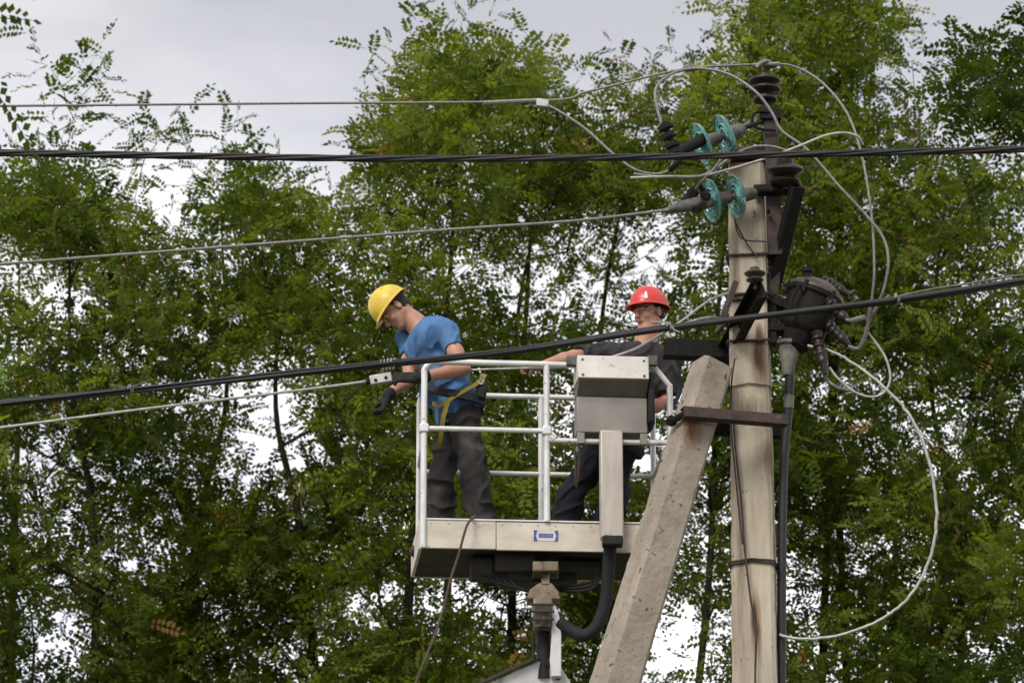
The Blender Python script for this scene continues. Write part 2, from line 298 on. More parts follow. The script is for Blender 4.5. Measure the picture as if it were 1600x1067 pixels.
def tree(tx, Y, label, regions, trunk_top, extra=(), group='locust trees behind the workers', lean=0.0, tone0=0.4, leafscale=1.0, per=10, stem_r=0.11, stems=1, name='locust_tree', pods=6):
    """tx: trunk position (px at mid height); regions: list of attractor arrays (px, py, Y)"""
    global NLEAF
    top = P(trunk_top[0], trunk_top[1], Y); mid = P(tx, 900, Y); base = Vector((mid.x + (mid.x-top.x)*1.2 - lean, Y, 0))
    root = thing(name, label, 'tree', base, group)
    nodes = []; par = []
    for sidx in range(stems):
        off = Vector((random.uniform(-.5, .5), random.uniform(-.4, .4), 0))*(1 if sidx else 0)
        ctrl = [base+off*0.3, base.lerp(mid, 0.5)+off+Vector((random.uniform(-.25, .25), random.uniform(-.2, .2), 0)), mid+off, mid.lerp(top, 0.5)+off+Vector((random.uniform(-.3, .3), random.uniform(-.3, .3), 0)), top+off*2-Vector((0, 0, 1.0*sidx))]
        pts = catmull(ctrl, 7)
        for i, p in enumerate(pts): par.append(-1 if i == 0 else len(nodes)-1); nodes.append(np.array(p))
    ntrunk = len(nodes)
    A = np.array([list(P(a[0], a[1], a[2])) for a in list(regions)+list(extra)])
    base_arr = np.array(nodes); dmin = np.array([np.min(np.linalg.norm(base_arr-a, axis=1)) for a in A])
    order = np.argsort(dmin); tips = []; TN = [(a[3] if len(a) > 3 else 0.0) for a in list(regions)]+[9.0]*len(extra); tipt = []
    arr = np.zeros((ntrunk+len(A)*5+10, 3)); arr[:ntrunk] = base_arr; cnt = ntrunk
    par = par + [0]*(len(arr)-ntrunk)
    for idx in order:
        a = A[idx]; d = arr[:cnt]-a; dist = np.linalg.norm(d, axis=1)
        cost = dist + np.maximum(0, d[:, 2]+0.25*dist)*1.6
        cost[:3] += 5
        j = int(np.argmin(cost)); L = dist[j]
        ns = max(1, min(5, int(L/0.28))); p0 = arr[j].copy(); prev = j
        bend = RNG.normal(size=3)*0.06*L; bend[2] = abs(bend[2])*-0.8 if L > 0.6 else bend[2]
        for k in range(1, ns+1):
            t = k/ns; arr[cnt] = p0*(1-t)+a*t + bend*math.sin(math.pi*t); par[cnt] = prev; prev = cnt; cnt += 1
            if cnt >= len(arr)-6: break
        tips.append((cnt-1, j)); tipt.append(TN[idx])
        if cnt >= len(arr)-6: break
    arr = arr[:cnt]; par = par[:cnt]
    rad = np.zeros(cnt)
    nch = np.zeros(cnt)
    for i in range(cnt-1, -1, -1):
        if rad[i] == 0: rad[i] = 0.0045**2.3
        if par[i] >= 0 and par[i] < i: rad[par[i]] += rad[i]
    rad = rad**(1/2.3); f = stem_r/max(rad[2], 1e-6); tt_ = (np.arange(cnt) % (ntrunk//stems))/(ntrunk//stems); rad = np.where(np.arange(cnt) < ntrunk, stem_r*(1-tt_)**1.1*0.95+0.008, np.minimum(rad, 0.032)*0.85)
    vs_, fs_ = [], []
    V = []; F = []
    def seg(a, b, ra, rb, ns):
        d = b-a; l = np.linalg.norm(d)
        if l < 1e-4: return
        d = d/l; h = np.array([0, 1.0, 0.1]) if abs(d[2]) > 0.7 else np.array([0, 0, 1.0])
        s = np.cross(d, h); s /= np.linalg.norm(s); u = np.cross(s, d); b0 = len(V)
        for (c, r) in ((a-d*ra*0.3, ra), (b, rb)):
            for q in range(ns):
                th = 2*math.pi*q/ns; V.append(c+(s*math.cos(th)+u*math.sin(th))*r)
        for q in range(ns): F.append((b0+q, b0+(q+1) % ns, b0+ns+(q+1) % ns, b0+ns+q))
    for i in range(cnt):
        if par[i] < 0: continue
        seg(arr[par[i]], arr[i], min(rad[par[i]], rad[i]*1.25), rad[i], 8 if i < ntrunk else (5 if rad[i] > 0.012 else 3))
        if i == ntrunk-1:
            m = bpy.data.meshes.new('trunk'); m.from_pydata([tuple(v) for v in V], [], F); tr_o = link_mesh('trunk', m, M['bark'], root, 179); V = []; F = []
    m = bpy.data.meshes.new('limbs'); m.from_pydata([tuple(v) for v in V], [], F); link_mesh('limbs', m, M['bark'], root, 179)['kind'] = 'stuff'
    # leaves round every tip and along the last stretch of its twig
    B, D, L, T = [], [], [], []
    for (ti, j), ctone in zip(tips, tipt):
        tip = arr[ti]; pr = arr[par[ti]]; td = tip-pr; td = td/(np.linalg.norm(td)+1e-9)
        hz = np.array([tip[0]-arr[0][0], tip[1]-arr[0][1], 0]); hz /= (np.linalg.norm(hz)+1e-9)
        tw = nrm(td*0.7 + hz*0.35 + np.array([0, 0, 0.25]) + RNG.normal(size=3)*0.35)
        n = int(per*RNG.uniform(0.7, 1.3))
        if ctone > 5: n = 6; ctone = -0.12
        tl = RNG.uniform(0.35, 0.75)*leafscale
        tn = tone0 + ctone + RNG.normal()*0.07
        ang = RNG.uniform(0, 6.28); s = nrm(np.cross(tw, [0.1, 0.2, 1.0])); u = np.cross(s, tw)
        for k in range(n):
            t = k/max(1, n-1); ang += 2.4; q = tip + tw*tl*(t-0.35)
            d = tw*(0.25+0.9*t) + (s*math.cos(ang)+u*math.sin(ang))*0.85 + np.array([0, 0, -0.12])
            B.append(q); D.append(d); L.append(RNG.uniform(0.21, 0.36)*leafscale)
            tt = tn + RNG.normal()*0.08
            if RNG.random() < 0.006: tt = 0.97
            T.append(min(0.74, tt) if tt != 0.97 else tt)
    NLEAF += len(B)
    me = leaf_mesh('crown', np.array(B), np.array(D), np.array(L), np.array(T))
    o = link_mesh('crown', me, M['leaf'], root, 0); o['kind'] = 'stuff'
    if pods:
        b = MB()
        for q in range(pods):
            ti, _ = tips[random.randrange(len(tips))]; c = arr[ti] + RNG.normal(size=3)*0.05
            for k in range(random.randint(5, 11)):
                c2 = c + RNG.normal(size=3)*np.array([0.09, 0.09, 0.12]); dn = np.array([random.uniform(-.3, .3), random.uniform(-.3, .3), -1])*random.uniform(0.05, 0.085)
                b.tube([c2, c2+dn*0.5, c2+dn], [0.004, 0.009, 0.003], 4)
        po = b.build('seed_pods', M['pod'], root, 0); po['kind'] = 'stuff'
    return root
prof_x = [-400, 0, 60, 100, 150, 172, 195, 215, 240, 270, 300, 330, 352, 400, 450, 490, 520, 545, 570, 590, 620, 660, 690, 730, 765, 800, 850, 900, 925, 940, 960, 985, 1020, 1050, 1068, 1082, 1095, 1150, 1300, 1360, 1392, 1420, 1445, 1462, 1485, 1510, 1550, 1600, 2100]
prof_y = [270, 268, 265, 262, 285, 330, 365, 350, 325, 315, 300, 275, 262, 275, 300, 330, 345, 300, 240, 190, 140, 105, 90, 70, 110, 100, 120, 140, 175, 200, 180, 145, 140, 160, 200, 120, 40, -40, -60, 0, 60, 110, 150, 200, 245, 262, 255, 262, 260]
holes = [(655, 275, 42, 26), (365, 390, 22, 28), (340, 350, 20, 25), (225, 375, 22, 22), (430, 590, 62, 26), (450, 650, 45, 22), (400, 720, 50, 26), (385, 770, 30, 16), (115, 700, 30, 26), (115, 985, 44, 40), (185, 880, 34, 30), (240, 885, 40, 18),
         (520, 975, 40, 20), (665, 925, 85, 28), (1055, 1000, 48, 62), (1050, 930, 28, 30), (1412, 712, 28, 20), (1418, 865, 26, 34), (1525, 1010, 40, 20), (850, 210, 40, 20), (985, 230, 26, 22),
         (1130, 60, 26, 22), (1395, 270, 24, 20), (930, 380, 40, 24), (760, 470, 38, 26), (700, 410, 30, 30), (1040, 380, 30, 30), (560, 400, 25, 22), (850, 640, 40, 40), (920, 470, 34, 20), (1470, 430, 34, 16), (1560, 330, 30, 16), (1280, 640, 24, 22),
         (40, 480, 20, 16), (260, 640, 26, 18), (545, 470, 26, 20), (1090, 440, 30, 30), (1385, 150, 14, 18), (960, 560, 30, 26), (250, 730, 22, 18), (1530, 480, 24, 14), (610, 820, 30, 18), (1240, 930, 20, 22), (640, 640, 22, 22), (1480, 600, 26, 22), (60, 1040, 26, 20), (445, 1035, 30, 16)]
def clusters(x0, x1, y0, y1, Ya, Yb, ncl, per=8, rx=62, ry=26, rY=0.55):
    pts = []; guard = 0
    while ncl > 0 and guard < 20000:
        guard += 1
        cx = RNG.uniform(x0, x1); top = np.interp(cx, prof_x, prof_y); lo = max(y0, top+6)
        if lo >= y1: continue
        cy = lo + (y1-lo)*RNG.random()**1.08; cY = RNG.uniform(Ya, Yb)
        if any(((cx-h[0])/(h[2]+26))**2+((cy-h[1])/(h[3]+14))**2 < 1 for h in holes) and RNG.random() < 0.93: continue
        ncl -= 1; ct = RNG.normal()*0.20
        for k in range(int(per*RNG.uniform(0.6, 1.4))):
            ang = RNG.uniform(0, 6.283); rr = RNG.random()**0.5
            x = cx + rx*rr*math.cos(ang); y = cy + ry*rr*math.sin(ang)
            if y < np.interp(x, prof_x, prof_y)+14: continue
            if any(((x-h[0])/(h[2]+8))**2+((y-h[1])/(h[3]+6))**2 < 1 for h in holes) and RNG.random() < 0.9: continue
            pts.append((x, y, cY + RNG.normal()*rY, ct))
    return pts
TR = [
 # trunk px, Y, x0, x1, y0, y1, ncl, trunk_top, label, tone (darker leaves in the back row stand in for shade), stems
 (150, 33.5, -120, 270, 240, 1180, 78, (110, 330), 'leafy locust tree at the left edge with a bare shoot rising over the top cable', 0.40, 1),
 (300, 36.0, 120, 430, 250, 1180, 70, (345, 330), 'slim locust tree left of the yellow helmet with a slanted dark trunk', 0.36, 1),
 (20, 38.0, -260, 160, 300, 1180, 45, (30, 400), 'shade-toned locust tree in the back row at the far left edge', 0.26, 1),
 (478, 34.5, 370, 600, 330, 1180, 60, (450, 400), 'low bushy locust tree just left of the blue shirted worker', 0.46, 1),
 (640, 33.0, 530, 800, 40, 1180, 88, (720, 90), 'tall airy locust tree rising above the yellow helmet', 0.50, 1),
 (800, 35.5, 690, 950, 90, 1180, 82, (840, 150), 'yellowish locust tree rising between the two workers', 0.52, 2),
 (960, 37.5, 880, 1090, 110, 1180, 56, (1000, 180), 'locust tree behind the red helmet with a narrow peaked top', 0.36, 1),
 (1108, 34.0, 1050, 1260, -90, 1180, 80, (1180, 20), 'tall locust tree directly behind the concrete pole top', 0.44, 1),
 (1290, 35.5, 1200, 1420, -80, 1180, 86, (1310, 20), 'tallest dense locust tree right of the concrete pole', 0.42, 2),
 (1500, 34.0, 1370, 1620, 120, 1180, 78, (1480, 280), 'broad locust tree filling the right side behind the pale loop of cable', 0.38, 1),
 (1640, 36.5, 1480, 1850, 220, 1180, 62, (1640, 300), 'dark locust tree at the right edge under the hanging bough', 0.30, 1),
 (1400, 39.0, 1200, 1620, 300, 1180, 48, (1400, 360), 'shade-toned locust tree in the back row right of the pole', 0.24, 1),
 (700, 39.5, 480, 960, 320, 1180, 56, (690, 360), 'shade-toned locust tree in the back row behind the basket', 0.24, 1),
]
xtra = {0: [(118, 118, 33.5), (150, 128, 33.6), (98, 135, 33.5), (128, 150, 33.4), (80, 108, 33.5), (165, 118, 33.5), (105, 165, 33.5), (118, 190, 33.5), (90, 205, 33.5), (100, 228, 33.5), (82, 240, 33.5), (70, 250, 33.5)],
        1: [(240, 200, 36), (265, 205, 36), (218, 215, 36), (285, 215, 36), (245, 225, 36), (225, 250, 36), (215, 290, 36), (208, 325, 36), (300, 255, 36), (310, 265, 36), (355, 225, 36), (370, 245, 36), (350, 215, 36)],
        4: [(715, 30, 33), (700, 50, 33), (735, 55, 33), (640, 75, 33), (620, 95, 33), (605, 125, 33), (600, 165, 33), (590, 195, 33)],
        5: [(790, 70, 35.5), (830, 80, 35.5), (905, 125, 35.5)], 6: [(985, 105, 37.5), (1010, 115, 37.5), (960, 125, 37.5), (1045, 120, 37.5)],
        8: [(1370, 10, 35.5), (1395, 75, 35.5), (1425, 95, 35.5)]}
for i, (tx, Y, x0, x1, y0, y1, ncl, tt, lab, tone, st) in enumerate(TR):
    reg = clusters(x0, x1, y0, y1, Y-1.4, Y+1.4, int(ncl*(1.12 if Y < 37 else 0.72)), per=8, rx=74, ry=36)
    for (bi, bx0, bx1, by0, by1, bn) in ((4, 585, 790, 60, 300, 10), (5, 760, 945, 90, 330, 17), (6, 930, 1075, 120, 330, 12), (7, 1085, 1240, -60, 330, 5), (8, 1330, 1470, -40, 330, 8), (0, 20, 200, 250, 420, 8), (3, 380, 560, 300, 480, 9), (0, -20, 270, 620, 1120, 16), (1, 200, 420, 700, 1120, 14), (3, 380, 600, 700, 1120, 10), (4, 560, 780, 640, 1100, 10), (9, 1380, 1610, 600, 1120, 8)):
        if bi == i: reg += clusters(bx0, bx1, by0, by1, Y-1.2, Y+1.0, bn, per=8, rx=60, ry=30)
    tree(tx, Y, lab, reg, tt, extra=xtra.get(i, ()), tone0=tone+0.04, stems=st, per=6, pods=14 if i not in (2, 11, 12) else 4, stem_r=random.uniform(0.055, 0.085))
reg = [(RNG.uniform(1505, 1720), 0, 30+RNG.normal()*0.5) for k in range(72)]
reg = [(x, RNG.uniform(np.interp(x, [1500, 1540, 1580, 1640, 1750], [150, 105, 80, 40, -40]), np.interp(x, [1500, 1560, 1600, 1750], [165, 195, 205, 240])), y) for x, _, y in reg]
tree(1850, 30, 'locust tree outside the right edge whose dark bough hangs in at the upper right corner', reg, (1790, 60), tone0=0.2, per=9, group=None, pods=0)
reg = [(RNG.uniform(-230, -75), RNG.uniform(-130, -30), 15+RNG.normal()*0.2) for k in range(22)] + [(RNG.uniform(-190, -95), RNG.uniform(85, 112), 15+RNG.normal()*0.15) for k in range(6)] + [(RNG.uniform(-120, -60), RNG.uniform(120, 600), 15) for k in range(6)]
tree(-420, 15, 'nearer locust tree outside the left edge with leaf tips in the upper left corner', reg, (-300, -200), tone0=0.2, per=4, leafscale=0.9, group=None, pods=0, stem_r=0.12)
# the pale drooping leaves at the left edge hang from a young shoot of their own
rt = thing('young_locust_sapling', 'pale green sapling tip drooping in at the left edge above the black cable', 'sapling', (P(-30, 600, 17).x, 17, 0))
b = MB(); sp = catmull([rt.location, P(-45, 1100, 17), P(-35, 700, 17), P(-14, 560, 17)], 8); b.tube(sp, 0.02, 6, r2=0.004); b.build('stem', M['bark'], rt)
Bq = [np.array(P(-14+random.uniform(-16, 4), random.uniform(545, 610), 17)) for k in range(26)]
me = leaf_mesh('foliage', np.array(Bq), np.array([[random.uniform(-.2, .6), random.uniform(-.3, .3), -1] for _ in Bq]), np.array([random.uniform(.10, .17) for _ in Bq]), np.array([random.random() for _ in Bq]))
link_mesh('foliage', me, M['leaf_pale'], rt, 0)['kind'] = 'stuff'
# ------------------------------------------------------------------ main concrete pole
def octo(a, b, ch): return [(a, b-ch), (a-ch, b), (-a+ch, b), (-a, b-ch), (-a, -b+ch), (-a+ch, -b), (a-ch, -b), (a, -b+ch)]
def column_mesh(mb, p0, p1, s0, s1, rot, nseg=90, jit=0.0015, ch=0.18):
    p0, p1 = Vector(p0), Vector(p1); d = (p1-p0).normalized()
    fy = (Vector((0, 1, 0)) - d*d.y).normalized(); fx = fy.cross(d).normalized()
    if fx.x < 0: fx = -fx
    cr_, sr_ = math.cos(rot), math.sin(rot); fx, fy = fx*cr_+fy*sr_, fy*cr_-fx*sr_
    rings = []
    for i in range(nseg+1):
        t = i/nseg; p = p0.lerp(p1, t); a = s0[0]+(s1[0]-s0[0])*t; b_ = s0[1]+(s1[1]-s0[1])*t
        ring = []
        for (x, y) in octo(a/2, b_/2, min(a, b_)*ch*0.5):
            j = random.gauss(0, jit)
            if random.random() < 0.03: j -= random.uniform(0.002, 0.006)
            l = math.hypot(x, y); ring.append(p+fx*(x+x/l*j)+fy*(y+y/l*j))
        rings.append(ring)
    mb.ring_sweep(rings); return fx, fy
PY = 20.75
ptop = P(1167, 262, PY); pbot_f = P(1181, 1067, PY)
k = (ptop.z)/(ptop.z-pbot_f.z); pbase = Vector((ptop.x+(pbot_f.x-ptop.x)*k, PY, 0))
root_loc = Vector((pbase.x, PY, 0))
def rel(px, py, Y): return tuple(P(px, py, Y)-root_loc)
RUST = (0.15, 0.058, 0.022)
M['concrete'] = mat('concrete_cream', (0.56, 0.49, 0.385), (0.36, 0.31, 0.24), rough=0.85, scale=3.2, stretch=(3, 3, 0.35), bump=0.7, bscale=40, lo=0.36, hi=0.62, spots=(24, 0.65, (0.20, 0.16, 0.12)), spec=0.25,
    stains=((rel(1187, 560, PY-.12), (0.055, 0.3, 0.24), RUST, 1.1), (rel(1187, 545, PY-.12), (0.035, 0.3, 0.17), (0.07, 0.025, 0.012), 1.6), (rel(1181, 980, PY-.12), (0.04, 0.3, 0.26), RUST, 0.9), (rel(1178, 965, PY-.12), (0.02, 0.3, 0.12), (0.05, 0.03, 0.02), 1.2), (rel(1195, 700, PY-.12), (0.1, 0.3, 0.9), (0.30, 0.25, 0.19), 0.5), (rel(1160, 1000, PY-.12), (0.09, 0.3, 0.5), (0.27, 0.22, 0.17), 0.5), (rel(1170, 640, PY-.12), (0.14, 0.3, 0.10), (0.2, 0.15, 0.11), 0.8),
            (rel(1150, 420, PY-.12), (0.03, 0.3, 0.4), RUST, 0.5), (rel(1205, 720, PY-.12), (0.05, 0.3, 0.22), RUST, 0.5), (rel(1143, 250, PY-.12), (0.07, 0.3, 0.15), (0.15, 0.06, 0.03), 0.8), (rel(1158, 850, PY-.12), (0.04, 0.3, 0.6), (0.22, 0.17, 0.13), 0.7)))
pole = thing('utility_pole', 'tall cream concrete power pole with rust streaks standing upright in front of the trees', 'utility pole', root_loc)
b = MB(); column_mesh(b, pbase, ptop, (0.345, 0.30), (0.215, 0.20), math.radians(-9), nseg=150)
b.build('pole_shaft', M['concrete'], pole, 30)
b = MB(); b.beam(P(1140, 252, PY), P(1206, 252, PY), 0.26, 0.055); b.beam(P(1147, 240, PY), P(1204, 240, PY), 0.16, 0.03); b.build('top_collar', M['rust_steel'], pole, bevel=0.006)
def half_x(py):   # half size of shaft around a height
    z = P(1175, py, PY).z; t = z/ptop.z; return (0.345+(0.215-0.345)*t)/2, (0.30+(0.20-0.30)*t)/2, pbase.lerp(ptop, t)
def pole_band(py, sag=0.0, r=0.006, m='iron_wire', name='wire_band', tilt=0.0, ext=0.004):
    a, bb, c = half_x(py); a += ext+r; bb += ext+r; pts = []
    ro = math.radians(-9)
    for q in range(33):
        th = 2*math.pi*q/32; x = max(-1, min(1, 1.35*math.cos(th)))*a; y = max(-1, min(1, 1.35*math.sin(th)))*bb
        X = x*math.cos(ro)-y*math.sin(ro); Yy = x*math.sin(ro)+y*math.cos(ro)
        pts.append(c+Vector((X, Yy, tilt*x - sag*(1-abs(x)/a) if y < 0 else tilt*x)))
    return MB().tube(pts, r, 6).build(name, M[m], pole, 60)
pole_band(407, 0.0, 0.009); pole_band(468, 0.0, 0.010); pole_band(475, 0.01, 0.009); pole_band(540, 0.005, 0.009); pole_band(612, -0.02, 0.004); pole_band(884, -0.015, 0.007); pole_band(888, -0.02, 0.006)
# rusty upright channel next to the pole head
def chan(mb, a, b_, wd, ht, hint, t=0.008):
    a, b_ = Vector(a), Vector(b_); sx, up = frame_of(b_-a, hint); c = (a+b_)/2; h = (b_-a)/2
    mb.box(c+up*(ht/2-t/2), h, sx*wd/2, up*t/2); mb.box(c+sx*(wd/2-t/2)-up*t*0.55, h, sx*t/2, up*(ht/2-t*0.55)); mb.box(c-sx*(wd/2-t/2)-up*t*0.55, h, sx*t/2, up*(ht/2-t*0.55))
b = MB(); chan(b, P(1211, 400, PY-.10), P(1204, 178, PY-.14), 0.085, 0.07, (0, -1, 0)); b.build('upright_channel', M['rust_steel'], pole, bevel=0.003)
b = MB(); chan(b, P(1212, 380, PY-.04), P(1207, 480, PY+.00), 0.07, 0.05, (0, -1, 0)); b.build('inner_strut', M['rust_steel'], pole, bevel=0.003)
b = MB(); b.box(P(1203, 182, PY-.14), (0.066, 0, 0), (0, 0.055, 0), (0, 0, 0.035)); b.build('head_plate', M['dark_steel'], pole, bevel=0.006)
b = MB(); chan(b, P(1246, 292, PY-.30), P(1204, 462, PY+.05), 0.085, 0.05, (0.6, -1, 0)); b.build('diagonal_strut', M['dark_steel'], pole, bevel=0.003)
b = MB(); chan(b, P(1178, 298, PY-.17), P(1250, 296, PY-.20), 0.10, 0.045, (0, 0, -1)); b.build('side_arm', M['dark_steel'], pole, bevel=0.003)
b = MB()
for (x, y) in ((1196, 300), (1201, 330), (1206, 462), (1203, 420)): b.lathe(P(x, y, PY-.19), (0, -1, 0), [(-.02, .013), (.012, .013), (.012, .008), (.03, .008)], 6)
b.build('bolts', M['dark_steel'], pole, 30)['kind'] = 'stuff'
# lower cross arm running toward the viewer
b = MB(); chan(b, P(1186, 452, PY-.70), P(1129, 562, PY+.28), 0.115, 0.07, (1, 0, 0.3)); b.build('cross_arm', M['dark_steel'], pole, bevel=0.004)
b = MB(); chan(b, P(1036, 545, PY+.22), P(1146, 549, PY+.24), 0.11, 0.10, (0, -1, 0.0)); b.build('left_arm', M['dark_steel'], pole, bevel=0.004)
b = MB(); b.beam(P(1128, 500, PY-.22), P(1150, 440, PY-.2), 0.03, 0.035); b.beam(P(1120, 522, PY-.2), P(1138, 470, PY-.22), 0.022, 0.03); b.tube([P(1118, 520, PY-.24), P(1140, 498, PY-.24)], 0.014, 8); b.build('stay_hook', M['rust_steel'], pole, bevel=0.003)
# yoke tying brace and pole
b = MB(); chan(b, P(1066, 645, PY-.46), P(1228, 658, PY-.22), 0.068, 0.055, (0, -1, 0.2)); b.build('yoke_channel', M['rust_steel'], pole, bevel=0.003)
b = MB(); chan(b, P(1070, 668, PY+.0), P(1222, 676, PY+.22), 0.07, 0.05, (0, -1, 0.2)); b.build('rear_yoke', M['dark_steel'], pole, bevel=0.003)
b = MB(); b.tube([P(1044, 660, PY-.30), P(1074, 645, PY-.44)], 0.022, 8); b.lathe(P(1050, 657, PY-.33), P(1074, 645, PY-.44)-P(1044, 660, PY-.30), [(-.02, .034), (.012, .034)], 6); b.build('yoke_bolt', M['dark_steel'], pole, 30)
# thin rusty wire running down the face
yf = PY-.145
MB().tube(catmull([P(1146, 645, yf-.01), P(1149, 700, yf), P(1158, 780, yf), P(1163, 850, yf-.005), P(1172, 930, yf-.01), P(1181, 985, yf-.02), P(1180, 1060, yf-.02), P(1181, 1200, yf-.03)], 8), 0.006, 6).build('earth_wire', M['iron_wire'], pole)
MB().tube(catmull([P(1148, 342, yf), P(1152, 362, yf), P(1165, 375, yf), P(1200, 378, yf-.06)], 8), 0.005, 6).build('tie_wire', M['iron_wire'], pole)
MB().tube(catmull([P(1150, 350, yf), P(1162, 372, yf+.01), P(1175, 392, yf), P(1184, 402, yf)], 8), 0.005, 6).build('tie_wire', M['iron_wire'], pole)
MB().tube(catmull([P(1148, 560, yf-.02), P(1143, 600, yf-.02), P(1142, 660, yf-.02), P(1149, 740, yf), P(1160, 850, yf)], 8), 0.005, 6).build('earth_wire', M['iron_wire'], pole)

# ------------------------------------------------------------------ leaning brace pole
ytop, ybot = PY-.18, PY-.55
b0, b1 = P(961, 1067, ybot), P(1113, 572, ytop)
kk = b1.z/(b1.z-b0.z); bb = b1 + (b0-b1)*kk
M['concrete_grey'] = mat('concrete_grey', (0.37, 0.315, 0.26), (0.235, 0.20, 0.16), rough=0.9, scale=5, bump=1.0, bscale=26, lo=0.3, hi=0.65, spots=(20, 0.63, (0.10, 0.082, 0.065)), spec=0.2,
   stains=((tuple(P(1080, 680, ytop-.1)-bb), (0.08, 0.4, 0.15), (0.17, 0.08, 0.035), 0.9),))
brace = thing('brace_pole', 'grey pitted concrete brace pole leaning against the upright pole in front of the basket', 'brace pole', bb)
s_top, s_fr = 0.20, 0.232
b = MB(); column_mesh(b, bb, b1, (s_top+(s_fr-s_top)*kk,)*2, (s_top, s_top), math.radians(24), nseg=170, jit=0.0014, ch=0.22)
b.build('brace_shaft', M['concrete_grey'], brace, 30)
MB().tube(catmull([P(1128, 600, ytop+.02), P(1095, 740, ytop-.04), P(1040, 900, ybot+.15), P(985, 1067, ybot+.02), P(960, 1150, ybot-.05)], 8), 0.006, 6).build('earth_wire', M['dull_wire'], brace)

# ------------------------------------------------------------------ pin insulators
def pin_insulator(base, label, s=1.0, ax=(0, 0, 1), m='porcelain', pin=0.08, kind=0):
    base = Vector(base); r = thing('pin_insulator', label, 'insulator', base, 'brown pin insulators on the pole'); ax = Vector(ax).normalized()
    MB().lathe(base, ax, [(0, .016*s), (pin, .014*s)], 10).build('pin', M['rust_steel'], r)
    o = base+ax*pin*0.8
    if kind == 0:
        pr = [(.0, .03), (.012, .062), (.018, .069), (.03, .070), (.05, .052), (.062, .046), (.075, .055), (.082, .085), (.092, .091), (.102, .088), (.118, .060), (.125, .058), (.135, .066), (.145, .088), (.155, .091), (.165, .086), (.178, .060), (.182, .045), (.196, .045), (.204, .035), (.206, .0)]
    else:
        pr = [(.0, .03), (.01, .05), (.02, .068), (.032, .072), (.045, .058), (.055, .05), (.065, .06), (.08, .082), (.092, .088), (.105, .08), (.118, .055), (.124, .038), (.14, .04), (.15, .04), (.155, .0)]
    MB().lathe(o, ax, [(h*s*.86, q*s) for h, q in pr], 32).build('porcelain_body', M[m], r, 60)
    return r
i1 = pin_insulator(P(1196, 178, PY-.14), 'brown ribbed pin insulator standing highest on the very top of the pole head', 1.08, pin=0.085)
i2 = pin_insulator(P(1227, 296, PY-.24), 'brown pin insulator on the side arm right of the pole head', 1.3, pin=0.02, ax=(0, -.18, 1), kind=1)
i3 = pin_insulator(P(1180, 452, PY-.66), 'dusty pin insulator in front of the pole on the cross arm end', 0.72, m='porcelain_dusty', pin=0.05, kind=1)

# ------------------------------------------------------------------ glass disc strings
def glass_string(a, b_, discs, label):
    a, b_ = Vector(a), Vector(b_); ax = (b_-a).normalized(); L = (b_-a).length
    r = thing('glass_insulator_string', label, 'insulator string', a, 'teal glass insulator strings')
    for t in discs:
        c = a+ax*L*t
        # cap on the pole side, ribbed glass skirt opening away from it
        MB().lathe(c, ax, [(-.115, .014), (-.11, .026), (-.095, .036), (-.02, .046), (-.004, .05), (.0, .03)], 20).build('iron_cap', M['cap_iron'], r, 50)
        MB().lathe(c, ax, [(-.012, .04), (-.012, .06), (.0, .095), (.014, .125), (.030, .134), (.036, .130), (.026, .122), (.014, .112), (.030, .106), (.032, .100), (.012, .094), (.010, .086), (.034, .080), (.036, .074), (.012, .068), (.010, .060), (.036, .053), (.038, .047), (.012, .040)], 48).build('glass_disc', M['glass'], r, 60)
        MB().lathe(c, ax, [(.0, .034), (.03, .030), (.034, .018), (.085, .014)], 14).build('pin', M['cap_iron'], r, 50)
    MB().tube([a-ax*.02, a+ax*(L*discs[0]-.10)], 0.014, 8).build('link', M['dark_steel'], r)
    return r, ax
def dY(px, py, d): return P(px, py, PY+d)
s1, ax1 = glass_string(dY(1186, 192, -.20), dY(1066, 236, -.29), (0.40, 0.70), 'upper string of two teal glass discs tilted down left from the rusty channel')
s2, ax2 = glass_string(dY(1190, 300, -.20), dY(1062, 322, -.34), (0.27, 0.57), 'lower string of two teal glass discs in front of the concrete pole')
# shackle on upper string
b = MB(); b.tube(catmull([dY(1212, 178, -.19), dY(1190, 174, -.2), dY(1177, 180, -.2), dY(1176, 194, -.2), dY(1188, 202, -.2), dY(1212, 204, -.19)], 6), 0.009, 8); b.build('shackle', M['dark_steel'], s1)
b = MB(); b.tube([dY(1176, 190, -.14), dY(1163, 198, -.17)], 0.018, 8); b.build('eye_bolt', M['cap_iron'], s1)
b = MB(); b.tube([dY(1196, 298, -.19), dY(1176, 302, -.21)], 0.012, 8); b.build('eye_bolt', M['cap_iron'], s2)
b = MB(); b.tube([dY(1098, 218, -.34), dY(1058, 240, -.44)], 0.04, 10, r2=0.028); b.tube(catmull([dY(1070, 238, -.42), dY(1056, 256, -.42), dY(1046, 266, -.40)], 5), 0.018, 8); b.build('end_clamp', M['dark_steel'], s1)
b = MB()
for (x, y) in ((1040, 200), (1044, 214), (1050, 228), (1056, 238)):
    b.lathe(dY(x, y, -.42), dY(1056, 238, -.42)-dY(1040, 200, -.42), [(-.022, .012), (-.018, .045), (.008, .045), (.012, .014)], 6); b.tube([dY(x-9, y+3, -.45), dY(x+11, y-3, -.43)], 0.011, 6)
b.tube([dY(1036, 192, -.42), dY(1062, 246, -.42)], 0.018, 8); b.build('bolted_clamp', M['dark_steel'], s1, 30)
b = MB(); b.tube([dY(1112, 316, -.36), dY(1090, 318, -.42), dY(1062, 324, -.48), dY(1036, 330, -.52)], [0.03, 0.045, 0.035, 0.012], 10); b.build('dead_end_wedge', M['cap_iron'], s2)
b = MB()
